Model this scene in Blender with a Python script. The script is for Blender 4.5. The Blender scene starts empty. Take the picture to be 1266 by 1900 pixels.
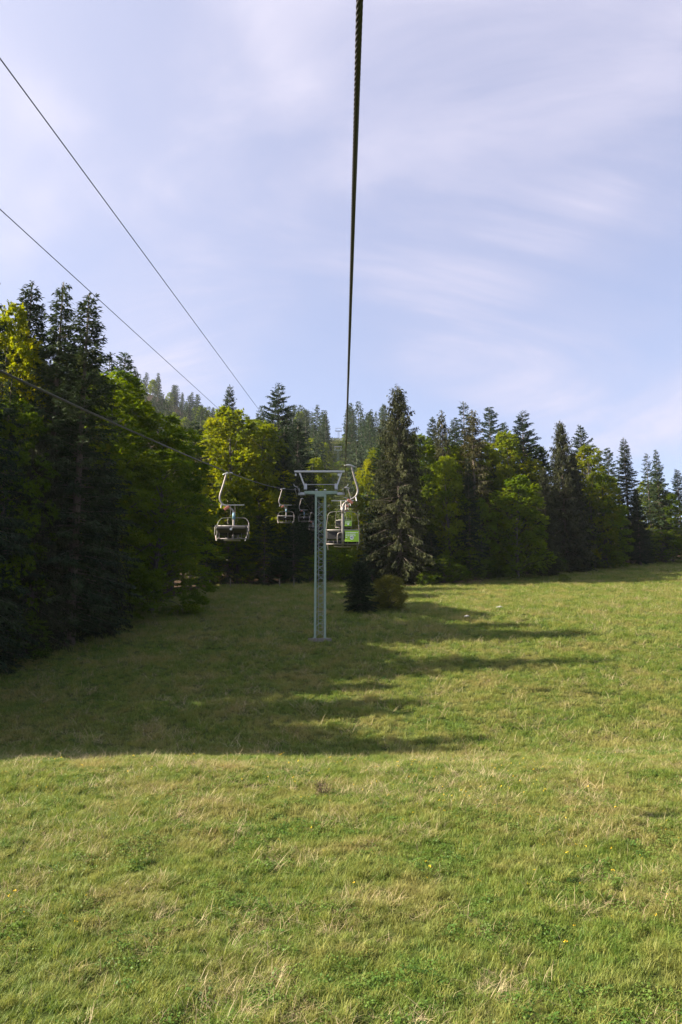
import bpy, math, random
import numpy as np
from mathutils import Vector, Matrix

# ------------------------------------------------------------------ camera, sky, sun, exposure
S = bpy.context.scene
COL = S.collection
F_PX, CX, CY = 1478.0, 633.0, 950.0          # focal length and centre in photograph pixels
PITCH = math.radians(10.0)
CP, SP = math.cos(PITCH), math.sin(PITCH)

cam_d = bpy.data.cameras.new("camera")
cam_d.sensor_fit = 'VERTICAL'
cam_d.sensor_height = 36.0
cam_d.lens = 36.0 * F_PX / 1900.0
cam_d.clip_start = 0.1
cam_d.clip_end = 6000
cam = bpy.data.objects.new("camera", cam_d)
COL.objects.link(cam)
cam.rotation_euler = (math.pi / 2 + PITCH, 0, 0)
S.camera = cam

SUN_EL, SUN_AZ = math.radians(33.5), math.radians(-5)      # azimuth: degrees forward of due left
sun_dir = Vector((-math.cos(SUN_EL) * math.cos(SUN_AZ), math.cos(SUN_EL) * math.sin(SUN_AZ), math.sin(SUN_EL)))

world = bpy.data.worlds.new("World")
S.world = world
world.use_nodes = True
wn, wl = world.node_tree.nodes, world.node_tree.links
wn.clear()
w_out = wn.new('ShaderNodeOutputWorld')
w_bg = wn.new('ShaderNodeBackground')
w_bg.inputs['Strength'].default_value = 0.083
sky = wn.new('ShaderNodeTexSky')
sky.sky_type = 'NISHITA'
sky.sun_disc = False
sky.sun_elevation = SUN_EL
sky.sun_rotation = math.atan2(sun_dir.x, sun_dir.y)
sky.altitude = 900
sky.air_density = 1.0
sky.dust_density = 1.6
sky.ozone_density = 2.0
# thin high cloud: stretched noise over the sky directions
tc = wn.new('ShaderNodeTexCoord')
sepd = wn.new('ShaderNodeSeparateXYZ')
wl.new(tc.outputs['Generated'], sepd.inputs[0])
zz = wn.new('ShaderNodeMath'); zz.operation = 'ADD'; zz.inputs[1].default_value = 0.55
wl.new(sepd.outputs['Z'], zz.inputs[0])
zm = wn.new('ShaderNodeMath'); zm.operation = 'MAXIMUM'; zm.inputs[1].default_value = 0.12
wl.new(zz.outputs[0], zm.inputs[0])
dv = wn.new('ShaderNodeVectorMath'); dv.operation = 'DIVIDE'
cmb = wn.new('ShaderNodeCombineXYZ')
for i in range(3):
    wl.new(zm.outputs[0], cmb.inputs[i])
wl.new(tc.outputs['Generated'], dv.inputs[0]); wl.new(cmb.outputs[0], dv.inputs[1])
def cloud_layer(scale, stretch, rot, detail, rough, dist, lo, hi, off):
    mp = wn.new('ShaderNodeMapping')
    mp.inputs['Scale'].default_value = stretch
    mp.inputs['Rotation'].default_value = (0, 0, rot)
    mp.inputs['Location'].default_value = off
    wl.new(dv.outputs[0], mp.inputs[0])
    nz = wn.new('ShaderNodeTexNoise')
    nz.inputs['Scale'].default_value = scale
    nz.inputs['Detail'].default_value = detail
    nz.inputs['Roughness'].default_value = rough
    nz.inputs['Distortion'].default_value = dist
    wl.new(mp.outputs[0], nz.inputs['Vector'])
    mr = wn.new('ShaderNodeMapRange'); mr.interpolation_type = 'SMOOTHSTEP'
    mr.inputs['From Min'].default_value = lo; mr.inputs['From Max'].default_value = hi
    wl.new(nz.outputs['Fac'], mr.inputs['Value'])
    return mr.outputs[0]
c1 = cloud_layer(1.9, (1.0, 1.0, 1.0), 0.871, 3, 0.5, 0.5, 0.42, 0.74, (3.555, 7.208, 4.002))
c2 = cloud_layer(2.4, (0.6, 1.6, 1.6), -0.566, 9, 0.58, 1.6, 0.34, 0.72, (7.910, 0.877, 1.224))
def wmath(op, a, b, c=None, clamp=False):
    m = wn.new('ShaderNodeMath'); m.operation = op; m.use_clamp = clamp
    for i, v in enumerate((a, b, c)):
        if v is None: continue
        if isinstance(v, (int, float)): m.inputs[i].default_value = v
        else: wl.new(v, m.inputs[i])
    return m.outputs[0]
# thin ice cloud scatters forward: it is brighter towards the sun
dt = wn.new('ShaderNodeVectorMath'); dt.operation = 'DOT_PRODUCT'
wl.new(tc.outputs['Generated'], dt.inputs[0]); dt.inputs[1].default_value = tuple(sun_dir)
glow = wmath('POWER', wmath('MAXIMUM', dt.outputs['Value'], 0.0), 2.0)
wisps = wmath('MULTIPLY', c1, wmath('MULTIPLY_ADD', c2, 0.8, 0.25))
cover = wmath('ADD', wmath('MULTIPLY_ADD', wisps, 0.50, 0.48), wmath('MULTIPLY', glow, 0.55), clamp=True)
veil = wn.new('ShaderNodeMix'); veil.data_type = 'RGBA'
wl.new(wmath('MULTIPLY_ADD', wisps, 0.40, glow, clamp=True), veil.inputs[0])
veil.inputs[6].default_value = (2.0, 1.92, 2.62, 1)
veil.inputs[7].default_value = (4.5, 4.35, 4.8, 1)
cloudmix = wn.new('ShaderNodeMix'); cloudmix.data_type = 'RGBA'
wl.new(cover, cloudmix.inputs[0])
wl.new(sky.outputs[0], cloudmix.inputs[6])
wl.new(veil.outputs[2], cloudmix.inputs[7])
wl.new(cloudmix.outputs[2], w_bg.inputs['Color'])
wl.new(w_bg.outputs[0], w_out.inputs['Surface'])

sun_d = bpy.data.lights.new("sun", 'SUN')
sun_d.energy = 5.0
sun_d.angle = math.radians(0.6)
sun_d.color = (1.0, 0.89, 0.72)
sun_o = bpy.data.objects.new("sun", sun_d)
COL.objects.link(sun_o)
sun_o.rotation_euler = sun_dir.to_track_quat('Z', 'Y').to_euler()

S.view_settings.view_transform = 'Standard'
S.view_settings.look = 'None'
S.view_settings.exposure = 1.8
S.view_settings.gamma = 1.0
S.render.engine = 'CYCLES'
S.cycles.max_bounces = 7
S.cycles.diffuse_bounces = 3
S.cycles.glossy_bounces = 2
S.cycles.transmission_bounces = 4
S.cycles.volume_bounces = 0
S.cycles.transparent_max_bounces = 4
S.cycles.use_denoising = True
S.cycles.use_adaptive_sampling = True

# ------------------------------------------------------------------ helpers
R = np.random.default_rng(7)

def ray(px, py):
    """world direction through a photograph pixel (camera at the origin)"""
    u, v = (px - CX) / F_PX, -(py - CY) / F_PX
    return np.array([u, CP - v * SP, SP + v * CP])

def at(px, py, Y):
    d = ray(px, py)
    return d * (Y / d[1])

def vnoise(x, y, seed=0):
    x = np.asarray(x, float); y = np.asarray(y, float)
    xi, yi = np.floor(x).astype(np.int64), np.floor(y).astype(np.int64)
    fx, fy = x - xi, y - yi
    fx = fx * fx * (3 - 2 * fx); fy = fy * fy * (3 - 2 * fy)
    def hsh(a, b):
        n = (a * 374761393 + b * 668265263 + seed * 1442695041) & 0x7fffffff
        n = ((n ^ (n >> 13)) * 1274126177) & 0x7fffffff
        return ((n ^ (n >> 16)) & 0xffff) / 65535.0
    return (hsh(xi, yi) * (1 - fx) + hsh(xi + 1, yi) * fx) * (1 - fy) + (hsh(xi, yi + 1) * (1 - fx) + hsh(xi + 1, yi + 1) * fx) * fy

KY = [-250, -60, 0, 15, 27, 33, 36, 39, 42, 50, 65, 80, 110, 150, 200, 250, 330, 418, 495, 515, 700, 1000, 1600]
KZ = [-40, -16.5, -8.3, -6.45, -5.15, -4.6, -4.55, -4.95, -4.95, -2.8, 1.05, 4.1, 9.2, 16.8, 28.0, 41.0, 66.0, 98.0, 135.0, 137.0, 165.0, 190.0, 150.0]
_gy = np.arange(-250, 1601, 0.5)
_gz = np.interp(_gy, KY, KZ)
_k = np.exp(-0.5 * (np.arange(-10, 11) * 0.5 / 1.7) ** 2); _k /= _k.sum()
_gz = np.convolve(np.pad(_gz, 10, mode='edge'), _k, mode='valid')

def ground(x, y):
    x = np.asarray(x, float); y = np.asarray(y, float)
    z = np.interp(y, _gy, _gz)
    near = 1 / (1 + np.exp((y - 58) / 6.0))
    z = z + near * 0.013 * np.clip(x, -60, 60)
    # the crest weakens to the right, and wavers
    cr = np.exp(-((y - 36) / 4.5) ** 2)
    z = z + cr * (0.42 * (vnoise(x * 0.14 + 5, y * 0.05, 3) - 0.5) + 0.16 * (vnoise(x * 0.45 + 2, y * 0.1, 13) - 0.5) - 0.10 * np.clip(x / 14, 0, 1))
    z = z + 0.22 * (vnoise(x * 0.13, y * 0.13, 1) - 0.5) + 0.09 * (vnoise(x * 0.6, y * 0.6, 2) - 0.5)
    z = z + 0.13 * (vnoise(x * 1.25 + 3, y * 1.25, 7) - 0.5) * (0.5 + vnoise(x * 0.2, y * 0.2, 8)) / (1 + np.clip(y - 60, 0, 400) / 60)
    fary = 1 / (1 + np.exp(-(y - 200) / 25.0))
    z = z + fary * 5 * (vnoise(x * 0.02, y * 0.02, 4) - 0.5) * np.clip((np.abs(x + 2) - 6) / 20, 0, 1)
    z = z + 78 * np.exp(-(((x + 215) / 115) ** 2 + ((y - 770) / 170) ** 2))
    z = z + 30 * np.exp(-(((x + 480) / 260) ** 2 + ((y - 800) / 300) ** 2))
    z = z - 0.36 * np.clip(x - 40, 0, 160) * np.clip((y - 165) / 120, 0, 1) - 0.05 * np.clip(x - 200, 0, 900) * np.clip((y - 165) / 120, 0, 1)
    return z

def gz(x, y):
    return float(ground(x, y))

def hit(px, py, y0=8, y1=600):
    """where the ray through a pixel meets the ground"""
    d = ray(px, py)
    ys = np.arange(y0, y1, 0.1)
    xs = d[0] / d[1] * ys
    zs = d[2] / d[1] * ys
    m = np.nonzero(ground(xs, ys) >= zs)[0]
    i = m[0] if len(m) else -1
    return xs[i], ys[i], gz(xs[i], ys[i])

def tag(o, label=None, cat=None, group=None, kind=None):
    if label: o["label"] = label
    if cat: o["category"] = cat
    if group: o["group"] = group
    if kind: o["kind"] = kind
    return o

def link(name, me, mat=None, parent=None):
    o = bpy.data.objects.new(name, me)
    COL.objects.link(o)
    if mat is not None and me is not None and len(me.materials) == 0:
        me.materials.append(mat)
    if parent is not None:
        o.parent = parent
    return o

def empty(name, loc=(0, 0, 0), rz=0.0):
    o = bpy.data.objects.new(name, None)
    o.empty_display_size = 0.3
    o.location = loc
    o.rotation_euler = (0, 0, rz)
    COL.objects.link(o)
    return o

def quads_mesh(name, V, tint=None):
    """V: (N,4,3) separate quads"""
    n = len(V)
    me = bpy.data.meshes.new(name)
    me.vertices.add(n * 4)
    me.vertices.foreach_set('co', V.reshape(-1).astype(np.float32))
    me.loops.add(n * 4)
    me.loops.foreach_set('vertex_index', np.arange(n * 4, dtype=np.int32))
    me.polygons.add(n)
    me.polygons.foreach_set('loop_start', np.arange(0, n * 4, 4, dtype=np.int32))
    me.polygons.foreach_set('loop_total', np.full(n, 4, dtype=np.int32))
    if tint is not None:
        a = me.attributes.new('tint', 'FLOAT', 'POINT')
        a.data.foreach_set('value', np.repeat(tint, 4).astype(np.float32))
    me.update(calc_edges=True)
    return me

def pydata(name, v, f, smooth=False):
    me = bpy.data.meshes.new(name)
    me.from_pydata([tuple(p) for p in v], [], f)
    if smooth:
        me.polygons.foreach_set('use_smooth', [True] * len(me.polygons))
    me.update()
    return me

class MB:
    """collects tubes, boxes and discs into one mesh"""
    def __init__(s): s.v, s.f = [], []
    def tube(s, pts, rad, n=8, cap=True):
        pts = [Vector(p) for p in pts]
        if not hasattr(rad, '__len__'): rad = [rad] * len(pts)
        b = len(s.v); up = None
        for i, p in enumerate(pts):
            a = pts[max(i - 1, 0)]; c = pts[min(i + 1, len(pts) - 1)]
            t = (c - a).normalized()
            if up is None:
                up = Vector((0, 0, 1)) if abs(t.z) < 0.9 else Vector((0, 1, 0))
            x = t.cross(up)
            if x.length < 1e-5: x = t.orthogonal()
            x.normalize(); up = x.cross(t)
            for k in range(n):
                an = 2 * math.pi * (k + .5) / n
                s.v.append(p + float(rad[i]) * (math.cos(an) * x + math.sin(an) * up))
        for i in range(len(pts) - 1):
            for k in range(n):
                s.f.append((b + i * n + k, b + i * n + (k + 1) % n, b + (i + 1) * n + (k + 1) % n, b + (i + 1) * n + k))
        if cap:
            s.f.append(tuple(b + k for k in range(n))[::-1])
            s.f.append(tuple(b + (len(pts) - 1) * n + k for k in range(n)))
        return s
    def box(s, c, sz, M=None, bev=0.0):
        b = len(s.v)
        cx, cy, cz = c; hx, hy, hz = sz[0] / 2, sz[1] / 2, sz[2] / 2
        if bev <= 0:
            P = [(x, y, z) for z in (-hz, hz) for y in (-hy, hy) for x in (-hx, hx)]
            Fs = [(0, 2, 3, 1), (4, 5, 7, 6), (0, 1, 5, 4), (2, 6, 7, 3), (0, 4, 6, 2), (1, 3, 7, 5)]
        else:
            e = bev
            prof = [(-hx + e, -hy), (hx - e, -hy), (hx, -hy + e), (hx, hy - e), (hx - e, hy), (-hx + e, hy), (-hx, hy - e), (-hx, -hy + e)]
            P = []
            for z, k in ((-hz, e), (-hz + e, 0), (hz - e, 0), (hz, e)):
                for (x, y) in prof:
                    P.append((x * (hx - k) / hx, y * (hy - k) / hy, z))
            Fs = [tuple(range(7, -1, -1)), tuple(range(24, 32))]
            for r in range(3):
                for k in range(8):
                    Fs.append((r * 8 + k, r * 8 + (k + 1) % 8, (r + 1) * 8 + (k + 1) % 8, (r + 1) * 8 + k))
        for p in P:
            q = Vector(p)
            if M is not None: q = M @ q
            s.v.append(q + Vector(c))
        s.f += [tuple(b + i for i in f) for f in Fs]
        return s
    def build(s, name, mat, parent=None, smooth=False):
        return link(name, pydata(name, s.v, s.f, smooth), mat, parent)
    def mesh(s, name, mat, smooth=False):
        me = pydata(name, s.v, s.f, smooth); me.materials.append(mat); return me

def smooth_path(pts, n=6):
    P = [Vector(p) for p in pts]
    out = []
    for i in range(len(P) - 1):
        p0, p1, p2, p3 = P[max(i - 1, 0)], P[i], P[i + 1], P[min(i + 2, len(P) - 1)]
        for k in range(n):
            t = k / n
            out.append(0.5 * ((2 * p1) + (p2 - p0) * t + (2 * p0 - 5 * p1 + 4 * p2 - p3) * t * t + (3 * p1 - p0 - 3 * p2 + p3) * t ** 3))
    out.append(P[-1])
    return out

def copy_tree(o, parent=None):
    c = o.copy(); COL.objects.link(c); c.parent = parent
    for ch in o.children:
        copy_tree(ch, c)
    return c

# ------------------------------------------------------------------ materials
def mat_new(name):
    m = bpy.data.materials.new(name); m.use_nodes = True
    nt = m.node_tree
    return m, nt, nt.nodes, nt.links, nt.nodes['Principled BSDF']

def noise_node(N, L, scale, detail=4, rough=0.55, coord=None, dist=0.0):
    n = N.new('ShaderNodeTexNoise')
    n.inputs['Scale'].default_value = scale; n.inputs['Detail'].default_value = detail
    n.inputs['Roughness'].default_value = rough; n.inputs['Distortion'].default_value = dist
    if coord is not None: L.new(coord, n.inputs['Vector'])
    return n

def ramp(N, L, src, stops):
    r = N.new('ShaderNodeValToRGB')
    e = r.color_ramp.elements
    while len(e) < len(stops): e.new(0.5)
    for k, (p, c) in enumerate(stops):
        e[k].position = p; e[k].color = (*c, 1)
    L.new(src, r.inputs[0])
    return r

def mixrgb(N, L, a, b, fac, mode='MIX'):
    m = N.new('ShaderNodeMix'); m.data_type = 'RGBA'; m.blend_type = mode
    for v, i in ((fac, 0), (a, 6), (b, 7)):
        if isinstance(v, (int, float)): m.inputs[i].default_value = v
        elif isinstance(v, tuple): m.inputs[i].default_value = (*v, 1)
        else: L.new(v, m.inputs[i])
    return m.outputs[2]

def metal(name, col, rough=0.45, metallic=0.6, wear=(0.25, 0.22, 0.2), wamt=0.25, wscale=9):
    m, nt, N, L, P = mat_new(name)
    t = N.new('ShaderNodeTexCoord')
    n = noise_node(N, L, wscale, 6, 0.65, t.outputs['Object'])
    r = ramp(N, L, n.outputs['Fac'], [(0.45, (0, 0, 0)), (0.72, (wamt,) * 3)])
    c = mixrgb(N, L, col, wear, r.outputs[0])
    L.new(c, P.inputs['Base Color'])
    P.inputs['Metallic'].default_value = metallic
    n2 = noise_node(N, L, wscale * 3, 3, 0.6, t.outputs['Object'])
    mr = N.new('ShaderNodeMapRange'); mr.inputs['To Min'].default_value = rough - .12; mr.inputs['To Max'].default_value = rough + .15
    L.new(n2.outputs['Fac'], mr.inputs['Value']); L.new(mr.outputs[0], P.inputs['Roughness'])
    return m

M_GREEN = metal('green_paint', (0.17, 0.245, 0.19), 0.5, 0.0, (0.30, 0.33, 0.30), 0.5, 5)
M_GALV = metal('galvanised_steel', (0.34, 0.35, 0.36), 0.42, 0.75, (0.25, 0.24, 0.23), 0.6, 7)
M_GREY = metal('grey_paint', (0.45, 0.46, 0.47), 0.5, 0.1, (0.25, 0.23, 0.2), 0.5, 6)
M_CHAIR = metal('chair_tube', (0.19, 0.18, 0.175), 0.5, 0.5, (0.30, 0.20, 0.15), 0.45, 14)
M_RED = metal('red_clamp', (0.30, 0.10, 0.07), 0.6, 0.2, (0.15, 0.1, 0.08), 0.5, 14)
M_BLUE = metal('blue_collar', (0.10, 0.22, 0.30), 0.5, 0.1, (0.2, 0.2, 0.2), 0.4, 14)
M_ROPE = metal('rope_steel', (0.045, 0.042, 0.040), 0.5, 0.35, (0.03, 0.028, 0.025), 0.7, 30)
M_WIRE = metal('wire_steel', (0.06, 0.06, 0.062), 0.6, 0.3, (0.03, 0.03, 0.03), 0.5, 5)
M_RUBBER = metal('black_vinyl', (0.012, 0.0115, 0.012), 0.75, 0.0, (0.03, 0.028, 0.025), 0.5, 8)
M_WHEEL = metal('wheel_rubber', (0.03, 0.03, 0.03), 0.6, 0.0, (0.1, 0.1, 0.1), 0.5, 8)
M_CONC = metal('concrete', (0.16, 0.145, 0.13), 0.9, 0.0, (0.07, 0.065, 0.055), 0.8, 5)
M_SIGN = metal('sign_green', (0.25, 0.43, 0.012), 0.45, 0.0, (0.22, 0.42, 0.05), 0.35, 6)
M_WHITE = metal('sign_white', (0.75, 0.78, 0.75), 0.5, 0.0, (0.6, 0.65, 0.6), 0.3, 6)
M_BLACK = metal('sign_black', (0.02, 0.02, 0.03), 0.5, 0.0, (0.04, 0.04, 0.04), 0.3, 6)
M_STONE = metal('pale_stone', (0.45, 0.43, 0.40), 0.9, 0.0, (0.25, 0.24, 0.2), 0.7, 4)
M_POST = metal('weathered_wood', (0.22, 0.19, 0.15), 0.9, 0.0, (0.1, 0.09, 0.07), 0.7, 9)

def foliage(name, c_dark, c_mid, c_light, trans=0.35, rough=0.6, nscale=0.5):
    m, nt, N, L, P = mat_new(name)
    N.remove(P)
    out = N['Material Output']
    att = N.new('ShaderNodeAttribute'); att.attribute_name = 'tint'
    oi = N.new('ShaderNodeObjectInfo')
    g = N.new('ShaderNodeNewGeometry')
    n = noise_node(N, L, nscale, 3, 0.6, g.outputs['Position'])
    a = N.new('ShaderNodeMath'); a.operation = 'MULTIPLY_ADD'
    L.new(n.outputs['Fac'], a.inputs[0]); a.inputs[1].default_value = 0.7
    L.new(att.outputs['Fac'], a.inputs[2])
    s_ = N.new('ShaderNodeMath'); s_.operation = 'SUBTRACT'; L.new(a.outputs[0], s_.inputs[0]); s_.inputs[1].default_value = 0.35
    r = ramp(N, L, s_.outputs[0], [(0.05, c_dark), (0.5, c_mid), (0.95, c_light)])
    c = mixrgb(N, L, r.outputs[0], oi.outputs['Color'], 1.0, 'MULTIPLY')
    d = N.new('ShaderNodeBsdfPrincipled'); d.inputs['Roughness'].default_value = rough
    d.inputs['Specular IOR Level'].default_value = 0.10
    L.new(c, d.inputs['Base Color'])
    tr = N.new('ShaderNodeBsdfTranslucent')
    hs = N.new('ShaderNodeHueSaturation'); hs.inputs['Hue'].default_value = 0.475; hs.inputs['Saturation'].default_value = 1.15; hs.inputs['Value'].default_value = 1.5
    L.new(c, hs.inputs['Color']); L.new(hs.outputs[0], tr.inputs['Color'])
    mx = N.new('ShaderNodeMixShader'); mx.inputs[0].default_value = trans
    L.new(d.outputs[0], mx.inputs[1]); L.new(tr.outputs[0], mx.inputs[2])
    L.new(mx.outputs[0], out.inputs['Surface'])
    return m

M_SPRUCE = foliage('spruce_needles', (0.018, 0.034, 0.016), (0.032, 0.054, 0.022), (0.055, 0.078, 0.028), 0.16)
M_OLDSPR = foliage('old_spruce_needles', (0.024, 0.031, 0.014), (0.046, 0.053, 0.021), (0.078, 0.080, 0.030), 0.18, nscale=0.8)
M_FIR = foliage('fir_needles', (0.020, 0.040, 0.020), (0.034, 0.060, 0.026), (0.052, 0.080, 0.032), 0.14)
M_BEECH = foliage('beech_leaves', (0.046, 0.084, 0.013), (0.088, 0.138, 0.018), (0.138, 0.178, 0.022), 0.45)
M_BUSH = foliage('bush_leaves', (0.045, 0.055, 0.018), (0.080, 0.090, 0.025), (0.130, 0.130, 0.035), 0.35)

def bark(name, c1, c2):
    m, nt, N, L, P = mat_new(name)
    t = N.new('ShaderNodeTexCoord')
    mp = N.new('ShaderNodeMapping'); mp.inputs['Scale'].default_value = (6, 6, 1.2); L.new(t.outputs['Object'], mp.inputs[0])
    n = noise_node(N, L, 2.0, 6, 0.7, mp.outputs[0])
    r = ramp(N, L, n.outputs['Fac'], [(0.3, c1), (0.7, c2)])
    L.new(r.outputs[0], P.inputs['Base Color']); P.inputs['Roughness'].default_value = 0.95
    b = N.new('ShaderNodeBump'); b.inputs['Strength'].default_value = 0.6; b.inputs['Distance'].default_value = 0.03
    L.new(n.outputs['Fac'], b.inputs['Height']); L.new(b.outputs[0], P.inputs['Normal'])
    return m
M_BARK = bark('spruce_bark', (0.06, 0.045, 0.035), (0.19, 0.155, 0.13))
M_BARKG = bark('beech_bark', (0.045, 0.042, 0.036), (0.115, 0.105, 0.09))

def grass_mat(name, cols, dry, trans=0.35, dry_lo=0.45, dry_hi=0.75):
    m, nt, N, L, P = mat_new(name)
    N.remove(P)
    out = N['Material Output']
    oi = N.new('ShaderNodeObjectInfo')
    g = N.new('ShaderNodeNewGeometry')
    r = ramp(N, L, oi.outputs['Random'], [(0.0, cols[0]), (0.5, cols[1]), (1.0, cols[2])])
    n = noise_node(N, L, 0.30, 5, 0.62, g.outputs['Position'], 0.3)
    mr = N.new('ShaderNodeMapRange'); mr.interpolation_type = 'SMOOTHSTEP'
    mr.inputs['From Min'].default_value = dry_lo; mr.inputs['From Max'].default_value = dry_hi
    L.new(n.outputs['Fac'], mr.inputs['Value'])
    c = mixrgb(N, L, r.outputs[0], dry, mr.outputs[0])
    d = N.new('ShaderNodeBsdfPrincipled'); d.inputs['Roughness'].default_value = 0.55; d.inputs['Specular IOR Level'].default_value = 0.3
    L.new(c, d.inputs['Base Color'])
    tr = N.new('ShaderNodeBsdfTranslucent')
    hs = N.new('ShaderNodeHueSaturation'); hs.inputs['Hue'].default_value = 0.485; hs.inputs['Value'].default_value = 1.35
    L.new(c, hs.inputs['Color']); L.new(hs.outputs[0], tr.inputs['Color'])
    mx = N.new('ShaderNodeMixShader'); mx.inputs[0].default_value = trans
    L.new(d.outputs[0], mx.inputs[1]); L.new(tr.outputs[0], mx.inputs[2])
    L.new(mx.outputs[0], out.inputs['Surface'])
    return m
M_GRASS = grass_mat('grass_blades', [(0.080, 0.150, 0.018), (0.150, 0.210, 0.030), (0.245, 0.258, 0.058)], (0.290, 0.262, 0.082), dry_lo=0.42, dry_hi=0.74)
M_STRAW = grass_mat('straw', [(0.34, 0.27, 0.14), (0.46, 0.39, 0.22), (0.26, 0.22, 0.10)], (0.40, 0.32, 0.17), 0.25)
M_CLOVER = grass_mat('clover', [(0.055, 0.125, 0.018), (0.09, 0.165, 0.022), (0.13, 0.19, 0.03)], (0.13, 0.17, 0.03), 0.3)
M_FLOWER = grass_mat('yellow_petals', [(0.75, 0.50, 0.02), (0.80, 0.60, 0.03), (0.7, 0.45, 0.02)], (0.75, 0.5, 0.02), 0.2)
M_WEED = grass_mat('dry_weed_stems', [(0.10, 0.07, 0.045), (0.14, 0.10, 0.06), (0.09, 0.065, 0.045)], (0.15, 0.11, 0.06), 0.1)

def ground_mat():
    m, nt, N, L, P = mat_new('meadow_soil')
    g = N.new('ShaderNodeNewGeometry')
    n1 = noise_node(N, L, 0.30, 5, 0.62, g.outputs['Position'], 0.3)
    n2 = noise_node(N, L, 5.0, 6, 0.7, g.outputs['Position'])
    a = ramp(N, L, n1.outputs['Fac'], [(0.35, (0.048, 0.080, 0.016)), (0.75, (0.095, 0.100, 0.034))])
    b = ramp(N, L, n2.outputs['Fac'], [(0.3, (0.55, 0.5, 0.45)), (0.7, (1.25, 1.25, 1.1))])
    c = mixrgb(N, L, a.outputs[0], b.outputs[0], 1.0, 'MULTIPLY')
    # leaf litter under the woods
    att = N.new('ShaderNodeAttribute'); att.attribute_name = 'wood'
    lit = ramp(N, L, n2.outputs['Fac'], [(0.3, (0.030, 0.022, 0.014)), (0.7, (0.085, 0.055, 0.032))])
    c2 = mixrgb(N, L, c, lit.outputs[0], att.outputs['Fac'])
    L.new(c2, P.inputs['Base Color']); P.inputs['Roughness'].default_value = 0.95
    P.inputs['Specular IOR Level'].default_value = 0.1
    bp = N.new('ShaderNodeBump'); bp.inputs['Strength'].default_value = 0.9; bp.inputs['Distance'].default_value = 0.12
    L.new(n2.outputs['Fac'], bp.inputs['Height']); L.new(bp.outputs[0], P.inputs['Normal'])
    return m
M_GROUND = ground_mat()

# ------------------------------------------------------------------ ground sheet
EDGE_PX = [(-330, 1330), (-120, 1262), (0, 1232), (60, 1212), (130, 1180), (200, 1150), (300, 1118), (372, 1094), (400, 1087), (560, 1088), (640, 1086), (760, 1090), (860, 1082), (900, 1077), (1060, 1057), (1266, 1041), (1420, 1030)]
EDGE = np.array([hit(px, py, 30, 400)[:2] for px, py in EDGE_PX])    # forest edge on the ground (x, y)
# edge as polar angle -> distance so that "in the wood" can be asked anywhere
_ea = np.arctan2(EDGE[:, 0], EDGE[:, 1]); _ed = np.hypot(EDGE[:, 0], EDGE[:, 1])
_o = np.argsort(_ea); _ea, _ed = _ea[_o], _ed[_o]
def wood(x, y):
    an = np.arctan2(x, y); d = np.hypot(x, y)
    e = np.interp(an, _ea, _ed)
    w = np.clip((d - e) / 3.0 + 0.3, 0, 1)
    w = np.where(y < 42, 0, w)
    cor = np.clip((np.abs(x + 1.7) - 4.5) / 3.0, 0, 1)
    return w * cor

def axis(dense0, dense1, step, lo, hi, grow=1.09):
    a = list(np.arange(dense0, dense1 + 1e-6, step))
    s = step
    while a[-1] < hi: s *= grow; a.append(a[-1] + s)
    s = step; pre = []
    x = dense0
    while x > lo: s *= grow; x -= s; pre.append(x)
    return np.array(pre[::-1] + a)
gxs = axis(-45, 70, 0.42, -1500, 1500)
gys = np.concatenate([axis(8, 46, 0.33, -240, 46, 1.09), axis(46.5, 160, 0.6, 46.5, 1600, 1.07)])
GX, GY = np.meshgrid(gxs, gys)
GZ = ground(GX, GY)
nx, ny = len(gxs), len(gys)
gv = np.stack([GX, GY, GZ], -1).reshape(-1, 3)
ii = (np.arange(ny - 1)[:, None] * nx + np.arange(nx - 1)[None, :]).reshape(-1)
gf = np.stack([ii, ii + 1, ii + nx + 1, ii + nx], -1)
gme = bpy.data.meshes.new('ground')
gme.vertices.add(len(gv)); gme.vertices.foreach_set('co', gv.reshape(-1).astype(np.float32))
gme.loops.add(gf.size); gme.loops.foreach_set('vertex_index', gf.reshape(-1).astype(np.int32))
gme.polygons.add(len(gf)); gme.polygons.foreach_set('loop_start', np.arange(0, gf.size, 4, dtype=np.int32)); gme.polygons.foreach_set('loop_total', np.full(len(gf), 4, dtype=np.int32))
gme.polygons.foreach_set('use_smooth', np.ones(len(gf), dtype=bool))
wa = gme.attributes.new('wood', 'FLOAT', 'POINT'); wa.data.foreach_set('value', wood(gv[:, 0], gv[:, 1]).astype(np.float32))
gme.update(calc_edges=True)
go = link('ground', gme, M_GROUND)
tag(go, 'sloping meadow and wooded mountainside under the lift', 'ground', kind='structure')

# ------------------------------------------------------------------ tree meshes
def norm(a):
    return a / np.maximum(np.linalg.norm(a, axis=-1, keepdims=True), 1e-9)

def sprigs(P, D, Ln, W, rng, fold=0.5):
    """diamond blades at P along D"""
    n = len(P)
    up = np.array([0, 0, 1.0]) + rng.normal(0, fold, (n, 3))
    sd = norm(np.cross(D, up))
    m = P + D * (Ln * 0.42)[:, None]
    nrm = norm(np.cross(sd, D))
    m = m + nrm * (W * 0.25)[:, None]
    V = np.stack([P, m + sd * (W / 2)[:, None], P + D * Ln[:, None], m - sd * (W / 2)[:, None]], 1)
    return V

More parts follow.
